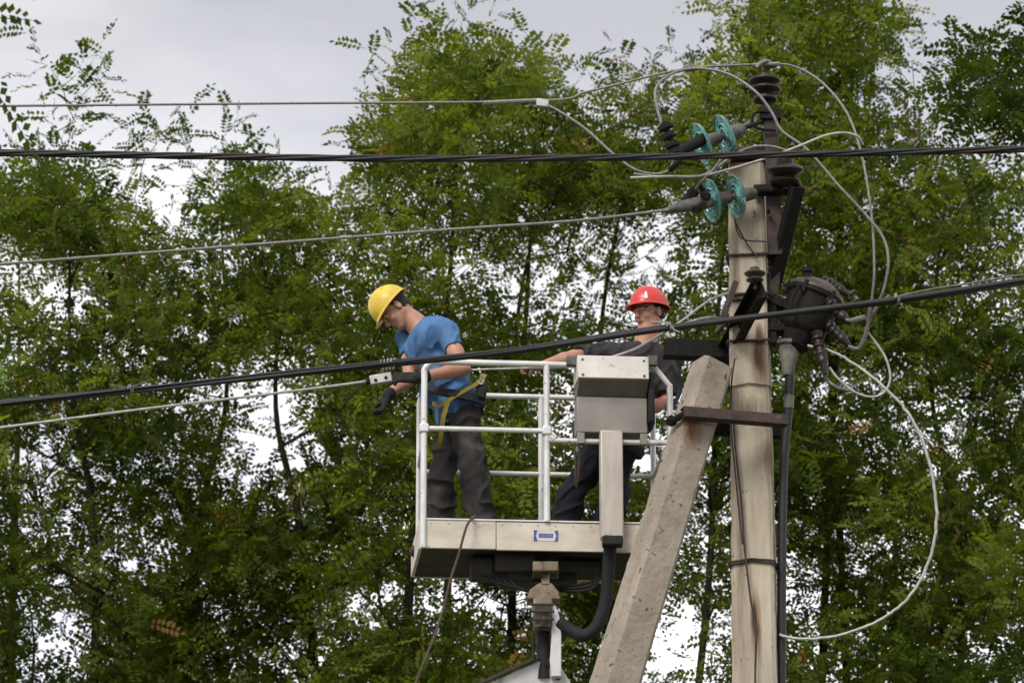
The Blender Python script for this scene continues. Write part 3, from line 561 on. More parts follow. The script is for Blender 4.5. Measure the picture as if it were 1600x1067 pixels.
for (x, y, q) in ((1082, 302, 1), (1096, 322, -1), (1102, 306, 1), (1074, 312, -1), (1088, 326, 1)):
    b.lathe(dY(x, y, -.44), (0.3*q, -.4, 1), [(-.025, .014), (-.02, .032), (.015, .032), (.03, .012)], 6)
b.tube(catmull([dY(1072, 312, -.44), dY(1080, 300, -.44), dY(1092, 290, -.42), dY(1100, 300, -.40)], 5), 0.016, 8); b.build('bolted_clamp', M['dark_steel'], s2, 30)

# ------------------------------------------------------------------ overhead wires
def wire(name, label, pts, r, m, cat='wire', n=8, group=None, res=10, w_=0.0):
    pp = [P(*p) for p in pts]; q = catmull(pp, res)
    if w_:
        for i in range(2, len(q)-2): q[i] += Vector((random.gauss(0, w_), random.gauss(0, w_), random.gauss(0, w_)))
    rt = thing(name, label, cat, pp[0], group)
    MB().tube(q, r, n).build('conductor', M[m], rt, 60); return rt
Yw = PY
w1 = wire('overhead_wire', 'thin bare conductor highest of the wires, running over the top insulator and looping down right',
     [(-1500, 180, Yw-1.5), (-300, 169, Yw-.9), (0, 166, Yw-.7), (430, 162, Yw-.5), (840, 158, Yw-.3), (920, 143, Yw-.27), (1040, 114, Yw-.22), (1100, 105, Yw-.18), (1196, 101, Yw-.14), (1240, 104, Yw-.14), (1285, 130, Yw-.18), (1325, 180, Yw-.25), (1348, 250, Yw-.3), (1362, 340, Yw-.35), (1366, 420, Yw-.35), (1362, 470, Yw-.3)], 0.0078, 'alu_wire')
b = MB(); b.beam(P(838, 161, Yw-.32), P(857, 163, Yw-.32), 0.04, 0.05); b.build('parallel_clamp', M['clamp_metal'], w1, bevel=0.005)
MB().tube([P(755, 161, Yw-.34), P(845, 157, Yw-.31)], 0.014, 8).build('splice_sleeve', M['alu_wire'], w1)
b = MB()
for x in (1076, 1084): b.tube([P(x, 100, Yw-.2), P(x+1, 112, Yw-.2)], 0.010, 6)
b.beam(P(1070, 108, Yw-.2), P(1090, 106, Yw-.2), 0.035, 0.03); b.build('bolted_clamp', M['dull_wire'], w1, bevel=0.003)
b = MB(); b.tube(catmull([P(1182, 106, Yw-.2), P(1190, 98, Yw-.2), P(1200, 96, Yw-.16), P(1210, 104, Yw-.12)], 5), 0.012, 8); b.tube([P(1176, 102, Yw-.16), P(1218, 100, Yw-.16)], 0.013, 8); b.build('tie_wire', M['alu_wire'], w1)
wire('jumper_wire', 'grey jumper drooping from the clamp on the top wire to the upper glass discs', [(845, 160, Yw-.33), (875, 175, Yw-.34), (915, 202, Yw-.36), (955, 238, Yw-.38), (990, 264, Yw-.4), (1020, 272, Yw-.4), (1042, 268, Yw-.4), (1052, 254, Yw-.42)], 0.0085, 'alu_wire')
wire('jumper_wire', 'grey jumper bowing up from the upper disc clamp then down past the pole',
     [(1034, 196, Yw-.42), (1026, 165, Yw-.42), (1025, 138, Yw-.4), (1045, 118, Yw-.35), (1078, 108, Yw-.28), (1115, 110, Yw-.28), (1150, 122, Yw-.3), (1185, 148, Yw-.34), (1207, 178, Yw-.34), (1222, 205, Yw-.34), (1262, 235, Yw-.36), (1310, 290, Yw-.38), (1352, 335, Yw-.4), (1380, 372, Yw-.4), (1388, 410, Yw-.4), (1380, 455, Yw-.35), (1370, 475, Yw-.3)], 0.009, 'alu_wire')
wire('jumper_wire', 'pale jumper rising across the pole head to a hump on its right',
     [(985, 278, Yw-.46), (1040, 276, Yw-.48), (1095, 275, Yw-.5), (1150, 262, Yw-.5), (1205, 245, Yw-.5), (1250, 228, Yw-.48), (1290, 212, Yw-.45), (1320, 208, Yw-.42), (1340, 214, Yw-.4), (1348, 226, Yw-.36)], 0.0085, 'pale_wire')
wire('jumper_wire', 'short curled wire end beside the lower glass discs', [(990, 272, Yw-.44), (1040, 277, Yw-.44), (1090, 276, Yw-.45), (1120, 262, Yw-.4), (1145, 243, Yw-.35), (1175, 230, Yw-.3), (1205, 229, Yw-.3), (1232, 236, Yw-.3)], 0.008, 'alu_wire')
wire('jumper_wire', 'short dull link wire slanting between the two glass disc strings', [(1080, 303, Yw-.44), (1095, 285, Yw-.46), (1115, 265, Yw-.45), (1128, 246, Yw-.42)], 0.009, 'dull_wire')
w3 = wire('overhead_wire', 'bare grey conductor running left from the lower glass disc string', [(-1500, 560, Yw-2.6), (-300, 440, Yw-1.6), (0, 413, Yw-1.35), (350, 386, Yw-1.05), (700, 359, Yw-.8), (900, 345, Yw-.64), (1045, 328, Yw-.52)], 0.0092, 'alu_wire')
def bundle(name, label, ctrl, offs, rads, mats, twist, cat='cable bundle', res=22):
    pp = [P(*p) for p in ctrl]; q = catmull(pp, res); rt = thing(name, label, cat, pp[0])
    acc = 0; rows = [[] for _ in offs]
    for i, p in enumerate(q):
        if i: acc += (q[i]-q[i-1]).length
        d = q[min(i+1, len(q)-1)]-q[max(i-1, 0)]; s, u = frame_of(d)
        for k_, (rr, ph) in enumerate(offs):
            th = ph+acc*twist; rows[k_].append(p+s*rr*math.cos(th)+u*rr*math.sin(th))
    for k_, row in enumerate(rows): MB().tube(row, rads[k_], 8).build('cable_strand', M[mats[k_]], rt, 60)
    return rt
bundle('twisted_cable', 'twisted black insulated cable crossing the whole view past the pole head',
   [(-900, 225, Yw-1.0), (-300, 234, Yw-.8), (0, 239, Yw-.7), (300, 244, Yw-.65), (600, 248, Yw-.62), (900, 247, Yw-.6), (1150, 243, Yw-.6), (1400, 238, Yw-.6), (1600, 233, Yw-.6), (1900, 222, Yw-.6), (2500, 200, Yw-.6)],
   [(0.012, 0), (0.012, 1.57), (0.012, 3.14), (0.012, 4.71)], [0.0118, 0.0105, 0.0118, 0.0105], ['black_cable', 'blue_black_cable', 'black_cable', 'red_black_cable'], 4.2, res=60)
b4 = bundle('thick_cable', 'thick black cable passing low in front of both workers and the pole',
   [(-900, 700, Yw-1.2), (-300, 655, Yw-1.1), (0, 629, Yw-1.05), (200, 610, Yw-1.0), (400, 590, Yw-.98), (600, 570, Yw-.95), (800, 549, Yw-.93), (1000, 519, Yw-.92), (1150, 499, Yw-.92), (1400, 468, Yw-.92), (1600, 438, Yw-.92), (1900, 395, Yw-.95), (2500, 300, Yw-1)],
   [(0.0, 0), (0.016, 1.6), (0.019, 2.8)], [0.0185, 0.0085, 0.008], ['black_cable', 'black_cable', 'blue_black_cable'], 0.9, res=20)
def wraps(cable, pts, r, m, name='tie_wrap', rr=0.03, turns=1, Yo=-.93, dirv=None):
    for (x, y) in pts:
        c = P(x, y, Yw+Yo); d = P(x+10, y-1, Yw+Yo)-c; s, u = frame_of(d); d.normalize(); L = []
        for q in range(turns*14+1): th = 2*math.pi*q/14; L.append(c+s*rr*math.cos(th)+u*rr*math.sin(th)+d*q*0.0012)
        MB().tube(L, r, 6).build(name, M[m], cable, 60)
wraps(b4, [(595, 571), (600.5, 570.4), (606, 569.8), (611, 569.3)], 0.004, 'pale_wire', rr=0.031)
wraps(b4, [(201, 610), (204, 609)], 0.004, 'alu_wire', rr=0.032, Yo=-1.0)
wraps(b4, [(1043, 512), (1047, 511), (1398, 468), (1400, 467)], 0.005, 'alu_wire', rr=0.032, Yo=-.92)
MB().tube(catmull([P(1016, 503, Yw-.95), P(1030, 503, Yw-.95), P(1045, 505, Yw-.95), P(1052, 514, Yw-.95), P(1062, 519, Yw-.95)], 6), 0.004, 6).build('tie_wire', M['pale_wire'], b4)
MB().tube(catmull([P(170, 600, Yw-1.03), P(200, 605, Yw-1.03), P(228, 596, Yw-1.03), P(236, 593, Yw-1.03)], 6), 0.0035, 6).build('tie_wire', M['dull_wire'], b4)
wire('thin_cable', 'thin grey wire running just above the thick cable at the right edge', [(1395, 465, Yw-.9), (1450, 453, Yw-.9), (1520, 442, Yw-.9), (1600, 429, Yw-.9), (1800, 400, Yw-.9), (2400, 300, Yw-.9)], 0.006, 'dull_wire')
# the conductor being worked on
w5 = wire('overhead_wire', 'pale bare conductor lowest at left, ending in the flat clamp at the worker\'s hands', [(-1500, 835, Yw-1.2), (-300, 704, Yw-.4), (0, 668, Yw-.15), (200, 642, Yw+.0), (400, 618, Yw+.25), (520, 603, Yw+.37), (578, 595, Yw+.42)], 0.0085, 'pale_wire')
b = MB(); c = P(595, 592, Yw+.41); d = (P(612, 589, Yw+.41)-P(578, 595, Yw+.41)); b.box(c, d/2, (0, 0.02, 0), d.normalized().cross(Vector((0, 1, 0))).normalized()*0.029); b.build('flat_clamp', M['clamp_metal'], w5, bevel=0.004)
for (x, y) in ((587, 594), (603, 590)): MB().lathe(P(x, y, Yw+.39), (0, -1, 0), [(-.01, .011), (.006, .011), (.008, .006)], 6).build('clamp_bolt', M['dark_steel'], w5, 30)
b = MB(); b.tube([P(572, 596, Yw+.41), P(580, 595, Yw+.41)], 0.02, 8); b.build('clamp_collar', M['dark_steel'], w5)
w6 = wire('service_wire', 'pale wire running behind the top rail between the workers and rising to the pole', [(700, 580, Yw+.62), (760, 577, Yw+.60), (830, 575, Yw+.58), (890, 573, Yw+.66), (940, 562, Yw+.72), (985, 548, Yw+.66), (1018, 531, Yw+.1), (1045, 514, Yw-.6), (1070, 498, Yw-.6), (1100, 475, Yw-.3), (1120, 464, Yw-.12), (1142, 457, Yw-.15)], 0.0075, 'pale_wire')
wire('service_wire', 'short pale wire curving off the thick cable toward the stay hook', [(1055, 510, Yw-.88), (1080, 502, Yw-.8), (1100, 497, Yw-.6), (1118, 496, Yw-.35), (1130, 500, Yw-.2)], 0.007, 'pale_wire')
wl = wire('coiled_cable', 'big pale loop of cable bowing out to the right of the pole', [(1262, 540, Yw-.1), (1300, 549, Yw-.12), (1340, 572, Yw-.15), (1385, 608, Yw-.2), (1422, 650, Yw-.22), (1447, 705, Yw-.25), (1461, 770, Yw-.25), (1462, 830, Yw-.25), (1448, 885, Yw-.22), (1418, 935, Yw-.2), (1375, 968, Yw-.15), (1325, 988, Yw-.12), (1275, 997, Yw-.1), (1240, 997, Yw-.08), (1218, 991, Yw-.06)], 0.0092, 'pale_wire', res=8, w_=0.0018)
wire('jumper_wire', 'small loop of wire hanging under the cable end box', [(1350, 512, Yw-.2), (1368, 535, Yw-.2), (1384, 560, Yw-.2), (1391, 590, Yw-.2), (1382, 612, Yw-.2), (1362, 620, Yw-.2), (1335, 612, Yw-.2), (1310, 592, Yw-.2), (1296, 574, Yw-.2)], 0.0075, 'pale_wire')
w8 = wire('jumper_wire', 'wrapped ends of the long jumpers joined to the outer bushing of the cable end box', [(1390, 462, Yw-.34), (1372, 478, Yw-.3), (1358, 498, Yw-.25), (1340, 503, Yw-.22), (1322, 500, Yw-.2)], 0.012, 'dull_wire')
b = MB(); b.tube(catmull([P(1360, 480, Yw-.28), P(1356, 510, Yw-.25), P(1348, 535, Yw-.22), (P(1340, 545, Yw-.2)), P(1325, 542, Yw-.2)], 6), 0.014, 8); b.tube([P(1330, 502, Yw-.22), P(1352, 496, Yw-.26)], 0.02, 8); b.build('wrapped_joint', M['dull_wire'], w8)
wire('jumper_wire', 'pale wire coming out from behind the pole toward the cable end box', [(1135, 480, Yw+.16), (1170, 470, Yw+.2), (1204, 458, Yw+.1), (1222, 464, Yw+.03), (1245, 470, Yw)], 0.007, 'pale_wire')

# ------------------------------------------------------------------ cable end box and riser
bx = thing('cable_end_box', 'dark weathered cable end box with three bushings mounted right of the pole', 'cable box', P(1250, 500, Yw))
a0, a1_ = P(1240, 546, Yw-.02), P(1286, 434, Yw-.02); ax = (a1_-a0).normalized(); L = (a1_-a0).length
MB().lathe(a0, ax, [(0, .06), (.02, .085), (.06, .10), (.10, .11), (.12, .135), (.14, .145), (.24, .158), (.33, .165), (.345, .182), (.365, .182), (.37, .165)], 14).build('housing', M['dark_steel'], bx, 30)
MB().lathe(a0+ax*.371, ax, [(0, .176), (.015, .176), (.045, .15), (.075, .105), (.088, .05), (.092, .0)], 20).build('domed_lid', M['porcelain_dusty'], bx, 50)
b = MB()
for q in range(6):
    th = q*math.pi/3; s_, u_ = frame_of(ax, (0, 1, .2)); b.lathe(a0+ax*.34+(s_*math.cos(th)+u_*math.sin(th))*.176, ax, [(-.03, .014), (.05, .014)], 6)
b.lathe(P(1262, 426, Yw-.08), (0, 0, 1), [(-.05, .02), (.0, .02), (.004, .035), (.03, .035), (.034, .02)], 8); b.build('lid_bolts', M['dark_steel'], bx, 30)['kind'] = 'stuff'
MB().lathe(P(1232, 562, Yw-.02), (0.06, 0, 1), [(-.10, .03), (-.08, .04), (-.02, .045), (.03, .06), (.085, .066), (.09, .08), (.11, .085)], 16).build('cable_gland', mat('gland_grey', (0.24, 0.23, 0.20), (0.10, 0.09, 0.08), rough=0.8, scale=14, bump=0.3), bx, 40)
for (x0, y0, x1, y1, q) in ((1288, 440, 1318, 456, .0), (1292, 470, 1322, 500, -.12), (1290, 505, 1322, 535, -.05), (1275, 520, 1288, 575, -.10)):
    o0 = P(x0, y0, Yw-.02+q); o1 = P(x1, y1, Yw-.06+q); dd = (o1-o0).normalized(); LL = (o1-o0).length
    pr = [(0, .04)]
    for q2 in range(4): h0 = LL*(0.12+0.21*q2); pr += [(h0, .03), (h0+.008, .042-.003*q2), (h0+.018, .042-.003*q2), (h0+.028, .028)]
    pr += [(LL, .022), (LL+.04, .012)]
    MB().lathe(o0, dd, pr, 14).build('bushing', M['porcelain'], bx, 50)
b = MB(); b.beam(P(1196, 470, Yw), P(1228, 480, Yw), 0.14, 0.05); b.beam(P(1196, 515, Yw), P(1232, 515, Yw), 0.14, 0.05); b.beam(P(1206, 462, Yw), P(1206, 540, Yw), 0.05, 0.12, (0, 1, 0)); b.build('mounting_bracket', M['dark_steel'], bx, bevel=0.004)
MB().tube(catmull([P(1240, 500, Yw-.2), P(1236, 470, Yw-.21), P(1250, 445, Yw-.2)], 5), 0.010, 6).build('lifting_lug', M['dark_steel'], bx)
MB().tube(catmull([P(1281, 560, Yw-.1), P(1290, 590, Yw-.12), P(1310, 606, Yw-.14), P(1330, 610, Yw-.15)], 5), 0.011, 6).build('tail_wire', M['dull_wire'], bx)
rs = wire('riser_cable', 'thick dark armoured cable running down the right side of the upright pole', [(1233, 566, Yw-.02), (1234, 600, Yw-.02), (1231, 650, Yw-.02), (1225, 720, Yw-.02), (1222, 850, Yw-.02), (1221, 1067, Yw-.02), (1221, 1500, Yw-.02), (1223, 2350, Yw-.02)], 0.027, 'black_cable', cat='cable', n=12)
MB().tube([P(1233, 618, Yw-.02), P(1232, 638, Yw-.02)], 0.031, 12).build('lead_sleeve', M['dull_wire'], rs)
# ------------------------------------------------------------------ aerial lift: basket, jib, boom
TH = math.radians(5.0); U = Vector((math.cos(TH), math.sin(TH), 0)); Vv = Vector((-math.sin(TH), math.cos(TH), 0)); W = Vector((0, 0, 1))
O = P(657, 856, 21.2)
def bw(u, v, w_): return O+U*u+Vv*v+W*w_
def onplane(px, py, v):
    d = P(px, py, 10)-Vector((0, 0, CAMZ)); n_ = Vv; p0 = O+Vv*v; c0 = Vector((0, 0, CAMZ)); t = (p0-c0).dot(n_)/d.dot(n_); q = c0+d*t-O
    return q.dot(U), q.dot(W)
DEP = 0.82
uR, _ = onplane(1047, 700, 0.0); uM, _ = onplane(854, 700, 0.0); uL = 0.02
_, wT = onplane(755, 568, 0); _, wM = onplane(750, 672, 0); _, wM2 = onplane(950, 691, 0); _, wK = onplane(664, 812, 0)
_, wRT = onplane(830, 620, DEP); _, wRM = onplane(815, 740, DEP)
print('BASKET', uR, uM, wT, wM, wM2, wK, wRT, wRM)
boomroot = thing('aerial_lift', 'white tubular work basket of an aerial lift with grey control box and folded boom', 'aerial lift', bw(0.75, 0.4, -8+1.0))
boomroot.location.z = 0; ORG[boomroot] = Vector(boomroot.location)
LR = boomroot
def part(mb, name, m, **k): return mb.build(name, M[m], LR, **k)
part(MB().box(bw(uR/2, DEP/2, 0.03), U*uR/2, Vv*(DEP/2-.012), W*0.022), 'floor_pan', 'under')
# kick panels: front made of two sheets with a seam
us = (onplane(775, 830, 0)[0])
part(MB().box(bw(us/2+0.012, 0, wK/2), U*(us/2-.0135), Vv*0.012, W*wK/2), 'kick_panel', 'panel_alu', bevel=0.003)
part(MB().box(bw((us+uR)/2, 0.001, wK/2-.004), U*((uR-us)/2-.002), Vv*0.012, W*(wK/2)), 'kick_panel', 'panel_alu', bevel=0.003)
part(MB().box(bw(0, DEP/2, wK/2), U*0.010, Vv*(DEP/2-.016), W*wK/2), 'side_kick_panel', 'panel_alu', bevel=0.002)
part(MB().box(bw(uR, DEP/2, wK/2), U*0.010, Vv*(DEP/2-.016), W*wK/2), 'side_kick_panel', 'panel_alu', bevel=0.002)
part(MB().box(bw(uR/2, DEP, wK*.25), U*(uR/2-.012), Vv*0.012, W*wK*.25), 'rear_kick_panel', 'panel_alu', bevel=0.002)
part(MB().box(bw(uR/2, -.002, wK+.004), U*(uR/2), Vv*0.016, W*0.005), 'kick_panel_lip', 'rail', bevel=0.002)
RR = 0.0185
def bar(pts, name='rail', r=RR, m='rail'): return part(MB().tube(pts, r, 12), name, m, smooth=60)
# front left gate frame: tube bent at the upper corner
f_ = -0.015
bar(catmull([bw(0.015, f_, 0.0), bw(0.015, f_, wT*.5), bw(0.015, f_, wT-.13), bw(0.017, f_, wT-.05), bw(0.06, f_, wT-.008), bw(0.13, f_, wT), bw(0.4, f_, wT), bw(uM, f_, wT)], 6), 'gate_frame', 0.0195)
bar([bw(0.03, f_, wM), bw(uM-.02, f_, wM)], 'middle_rail', 0.017)
bar([bw(uM, f_, wK), bw(uM, f_, wT+.005)], 'post', 0.0195)
bar([bw(uM-.0, f_, wT), bw(uM+.10, f_, wT), bw(uR-.12, f_, wT)], 'top_rail', 0.0185)
bar(catmull([bw(uR-.125, f_, wT), bw(uR-.10, f_, wT), bw(uR-.01, f_, wT-.11), bw(uR, f_, wT-.15), bw(uR, f_, wT*.6), bw(uR, f_, wM2-.0)], 4), 'bent_post', 0.019)
bar([bw(uR, f_, wM2), bw(uR, f_, 0.05)], 'post', 0.019)
bar([bw(uM, f_, wM2), bw(uR, f_, wM2)], 'middle_rail', 0.0175)
for (u_, w_) in ((0.015, wM), (uM, wM)): part(MB().box(bw(u_, f_, w_), U*0.028, Vv*0.028, W*0.028), 'rail_bracket', 'rail', bevel=0.008)
part(MB().box(bw(uM+.03, f_-.0, wM-.03), (U-W)*0.022, Vv*0.02, (U+W)*0.016), 'rail_latch', 'rail', bevel=0.006)
# rear and side rails
bar([bw(0.035, DEP, 0.0), bw(0.035, DEP, wRT-.08)], 'post', 0.016); bar([bw(uM+.045, DEP, 0.03), bw(uM+.045, DEP, wRT)], 'post', 0.018); bar([bw(uR, DEP, 0.03), bw(uR, DEP, wRT-.04)], 'post', 0.018)
bar(catmull([bw(0.035, DEP, wRT-.10), bw(0.045, DEP, wRT-.03), bw(0.10, DEP, wRT), bw(uR/2, DEP, wRT), bw(uR-.07, DEP, wRT), bw(uR-.01, DEP, wRT-.03), bw(uR, DEP, wRT-.1)], 6), 'rear_top_rail', 0.018)
bar([bw(0.035, DEP, wRM), bw(uR, DEP, wRM)], 'rear_middle_rail', 0.016)
bar([bw(0.02, 0.0, wM-.02), bw(0.035, DEP, wM-.02)], 'side_rail', 0.013); bar([bw(uR, 0.0, wM2), bw(uR, DEP, wM2)], 'side_rail', 0.016)
bar([bw(uR-.1, 0.0, wT), bw(uR-.1, DEP, wRT)], 'side_rail', 0.016)
# control box
def pu(px, py, v=-0.06): return onplane(px, py, v)
vb = -0.16
uA, wBt = pu(903, 553, vb); uB, _ = pu(1014, 553, vb); _, w590 = pu(960, 591, vb); _, w620 = pu(960, 620, vb+.10); _, w675 = pu(960, 676, vb+.10)
def profile_box(name, m, prof, ua, ub): # prof: list of (v, w)
    part(MB().prism([bw(ua, v, w_) for v, w_ in prof], U*(ub-ua)), name, m, bevel=0.006, smooth=30)
box_top = wBt
profile_box('control_box_cover', 'box_cover', [(vb+.02, box_top), (vb, w590), (vb+.27, w590), (vb+.27, box_top)], uA, uB)
profile_box('control_box_skirt', 'box_skirt_shade', [(vb+.004, w590-.002), (vb+.10, w620), (vb+.26, w620), (vb+.26, w590-.002)], uA+.004, uB-.004)
profile_box('control_box_body', 'box_body', [(vb+.098, w620-.002), (vb+.098, w675), (vb+.255, w675), (vb+.255, w620-.002)], uA+.002, uB-.002)
for x in (908, 1006): u_, _ = pu(x, 686, vb+.1); part(MB().box(bw(u_, vb+.13, w675-.035), U*0.022, Vv*0.03, W*0.035), 'box_bracket', 'box_body', bevel=0.003)
for x in (892, 1018): u_, w_ = pu(x, 566, -.02); part(MB().box(bw(u_, -.03, w_), U*0.03, Vv*0.035, W*0.03), 'rail_clamp', 'cap_iron', bevel=0.004)
u_, _ = pu(966, 640, .0); part(MB().box(bw(uB+.02, -.02, w590-.1), U*0.018, Vv*0.10, W*0.16), 'switch_housing', 'hose', bevel=0.01)
uP0, _ = pu(938, 760, -.10); uP1, _ = pu(973, 760, -.10); _, wP0 = pu(955, 841, -.10)
part(MB().box(bw((uP0+uP1)/2, -.08, (w675+wP0)/2), U*(uP1-uP0)/2, Vv*0.045, W*(w675-wP0)/2), 'box_support_post', 'post_alu', bevel=0.008)
b = MB()
for k_ in range(14):
    u_ = 0.06+(uR-.12)*k_/13; b.lathe(bw(u_, -.012, wK*.88), -Vv, [(0, .006), (.003, .005), (.004, .0)], 8)
b.build('rivets', M['clamp_metal'], LR, 60)['kind'] = 'stuff'
for (u_, w_) in ((uA+.03, box_top-.03), (uB-.03, box_top-.03), (uA+.03, w590+.02), (uB-.03, w590+.02)): part(MB().lathe(bw(u_, vb+(.02 if w_ > w590+.05 else .004), w_), -Vv, [(0, .009), (.006, .009), (.007, .005)], 6), 'cover_screw', 'cap_iron')
# panel decal
ua, wa = pu(834, 828, -.014); ub, wb = pu(872, 845, -.014)
part(MB().box(bw((ua+ub)/2, -.0125, (wa+wb)/2), U*(ub-ua)/2, Vv*0.001, W*(wa-wb)/2), 'decal', 'sticker', smooth=0)
b = MB(); cw = (wa+wb)/2
for s_, uu in ((1, ua+.006), (-1, ub-.006)):
    b.box(bw(uu, -.0145, cw), U*0.0055, Vv*0.001, W*(wa-wb)/2)
    for z in (-1, 1): b.box(bw(uu+s_*.010, -.0145, cw+z*((wa-wb)/2-.006)), U*0.0045, Vv*0.001, W*0.006)
    for z in (-1, 1): b.box(bw(uu+s_*.008, -.0145, cw+z*.012), U*0.0025, Vv*0.001, W*0.004)
nl = 9; u0 = ua+.030; u1 = ub-.030
b.box(bw((u0+u1)/2, -.0145, cw+.0105), U*(u1-u0)/2, Vv*0.001, W*0.0018); b.box(bw((u0+u1)/2, -.0145, cw-.0105), U*(u1-u0)/2, Vv*0.001, W*0.0018)
for q in range(nl): b.box(bw(u0+(q+.5)*(u1-u0)/nl, -.0145, cw), U*(u1-u0)/nl*.36, Vv*0.001, W*0.0062)
part(b, 'decal_print', 'sticker_blue', smooth=0)
# underside machinery
YB = 21.55
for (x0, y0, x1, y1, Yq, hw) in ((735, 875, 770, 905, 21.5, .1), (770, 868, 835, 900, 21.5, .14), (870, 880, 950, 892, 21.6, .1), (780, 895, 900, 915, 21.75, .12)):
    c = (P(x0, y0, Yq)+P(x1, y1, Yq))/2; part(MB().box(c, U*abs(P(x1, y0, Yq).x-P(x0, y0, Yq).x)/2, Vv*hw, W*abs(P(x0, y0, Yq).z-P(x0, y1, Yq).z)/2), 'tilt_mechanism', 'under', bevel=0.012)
b = MB()
for k_ in range(5): b.tube(catmull([P(740+k_*9, 880, YB-.1), P(760+k_*12, 905+k_*3, YB-.15), P(800+k_*10, 915+k_*2, YB-.1), P(835+k_*4, 925, YB)], 6), 0.012, 6)
for k_ in range(3): b.tube(catmull([P(955-k_*6, 868, YB-.1), P(930, 905+k_*5, YB-.12), P(890, 915+k_*4, YB-.1), P(858, 918, YB)], 6), 0.010, 6)
part(b, 'hydraulic_hoses', 'hose')['kind'] = 'stuff'
def bxp(x0, y0, x1, y1, Y, dep, name, m, bev=0.008):
    a, b_ = P(x0, y0, Y), P(x1, y1, Y); c = (a+b_)/2
    return part(MB().box(c+Vector((0, dep/2, 0)), (abs(b_.x-a.x)/2, 0, 0), (0, dep/2, 0), (0, 0, abs(a.z-b_.z)/2)), name, m, bevel=bev)
bxp(832, 876, 873, 892, YB-.25, .22, 'pivot_plate', 'tan_metal'); bxp(846, 893, 859, 914, YB-.2, .08, 'pivot_rod', 'tan_metal', .003)
b = MB(); b.prism([P(822, 935, YB-.2), P(828, 920, YB-.2), P(842, 910, YB-.2), P(862, 910, YB-.2), P(872, 922, YB-.2), P(876, 936, YB-.2)], (0, .2, 0)); part(b, 'knuckle', 'tan_metal', bevel=.008, smooth=30)
bxp(833, 932, 863, 980, YB-.26, .2, 'rotator_block', 'tan_metal', .012)
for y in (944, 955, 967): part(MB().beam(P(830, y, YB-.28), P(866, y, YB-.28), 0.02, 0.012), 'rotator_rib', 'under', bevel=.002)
part(MB().tube([P(848, 975, YB-.12), P(850, 1060, YB-.12)], .042, 16), 'jib_cylinder', 'hose')
part(MB().tube([P(834, 985, YB-.2), P(832, 1010, YB-.2), P(836, 1035, YB-.2)], .008, 6), 'jib_hose', 'hose')
b = MB(); b.prism([P(860, 938, YB-.22), P(868, 946, YB-.22), P(874, 962, YB-.22), P(877, 990, YB-.22), P(877, 1056, YB-.22), P(861, 1056, YB-.22), P(859, 1030, YB-.22), P(862, 990, YB-.22), P(858, 958, YB-.22)], (0, .1, 0)); part(b, 'curved_jib_link', 'boom_white', bevel=.004, smooth=30)
# boom goes down to the left, away from the basket, to a turret on the ground
e0 = P(868, 1042, YB-.2); e1 = P(748, 1078, YB+.1); dd = (e1-e0)
tur = Vector((-4.6, 24.5, 2.2)); far = tur
b = MB(); q0 = P(880, 1062, YB-.05); q1 = P(640, 1140, YB+.5)
bd = (far-q1).normalized(); b.beam(P(872, 1082, YB), q1-Vector((0, 0, .1)), .24, .24); part(b, 'jib_boom', 'boom_white', bevel=.02)
part(MB().prism([P(735, 1080, YB-.12), P(842, 1032, YB-.16), P(864, 1028, YB-.16), P(876, 1040, YB-.16), P(900, 1080, YB-.12)], (0, .26, 0)), 'boom_head', 'boom_white', bevel=.012, smooth=30)
part(MB().beam(P(748, 1068, YB-.15), P(842, 1026, YB-.18), .03, .02), 'boom_edge_strip', 'under', bevel=.002)
part(MB().lathe(P(862, 1036, YB-.17), (0, -1, 0), [(0, .034), (.012, .034), (.014, .02), (.022, .02)], 12), 'pivot_pin', 'dark_steel')
part(MB().lathe(P(872, 1058, YB-.13), (0, -1, 0), [(0, .018), (.012, .018)], 8), 'pivot_pin', 'dark_steel')
part(MB().beam(q1, far, .26, .30), 'main_boom', 'boom_white', bevel=.02)
part(MB().lathe(Vector((far.x, far.y, 0)), (0, 0, 1), [(0, .9), (.15, .9), (.2, .45), (2.0, .4), (2.3, .35)], 24), 'turret', 'boom_white')
# fabric hose sleeve
part(MB().tube(catmull([P(955, 836, YB-.38), P(952, 870, YB-.34), P(950, 905, YB-.3), P(945, 945, YB-.27), P(932, 978, YB-.26), P(912, 992, YB-.25), P(892, 984, YB-.22), P(874, 972, YB-.2)], 7), .040, 12), 'hose_sleeve', 'hose')
part(MB().box(P(957, 846, YB-.42), (0.062, 0, 0), (0, .05, 0), (0, 0, .03)), 'hose_collar', 'hose', bevel=.01)
rp = thing('rope', 'thin brown tag line hanging from the basket panel below the blue shirted worker', 'rope', P(735, 812, 21.2))
MB().tube(catmull([P(742, 806, 21.30), P(736, 811, 21.16), P(728, 825, 21.12), P(716, 868, 21.15), P(704, 905, 21.15), P(690, 960, 21.15), P(668, 1020, 21.1), P(648, 1070, 21.1), P(610, 1180, 21.0), P(560, 1500, 20.9)], 8), .0085, 6).build('cord', M['rope'], rp)

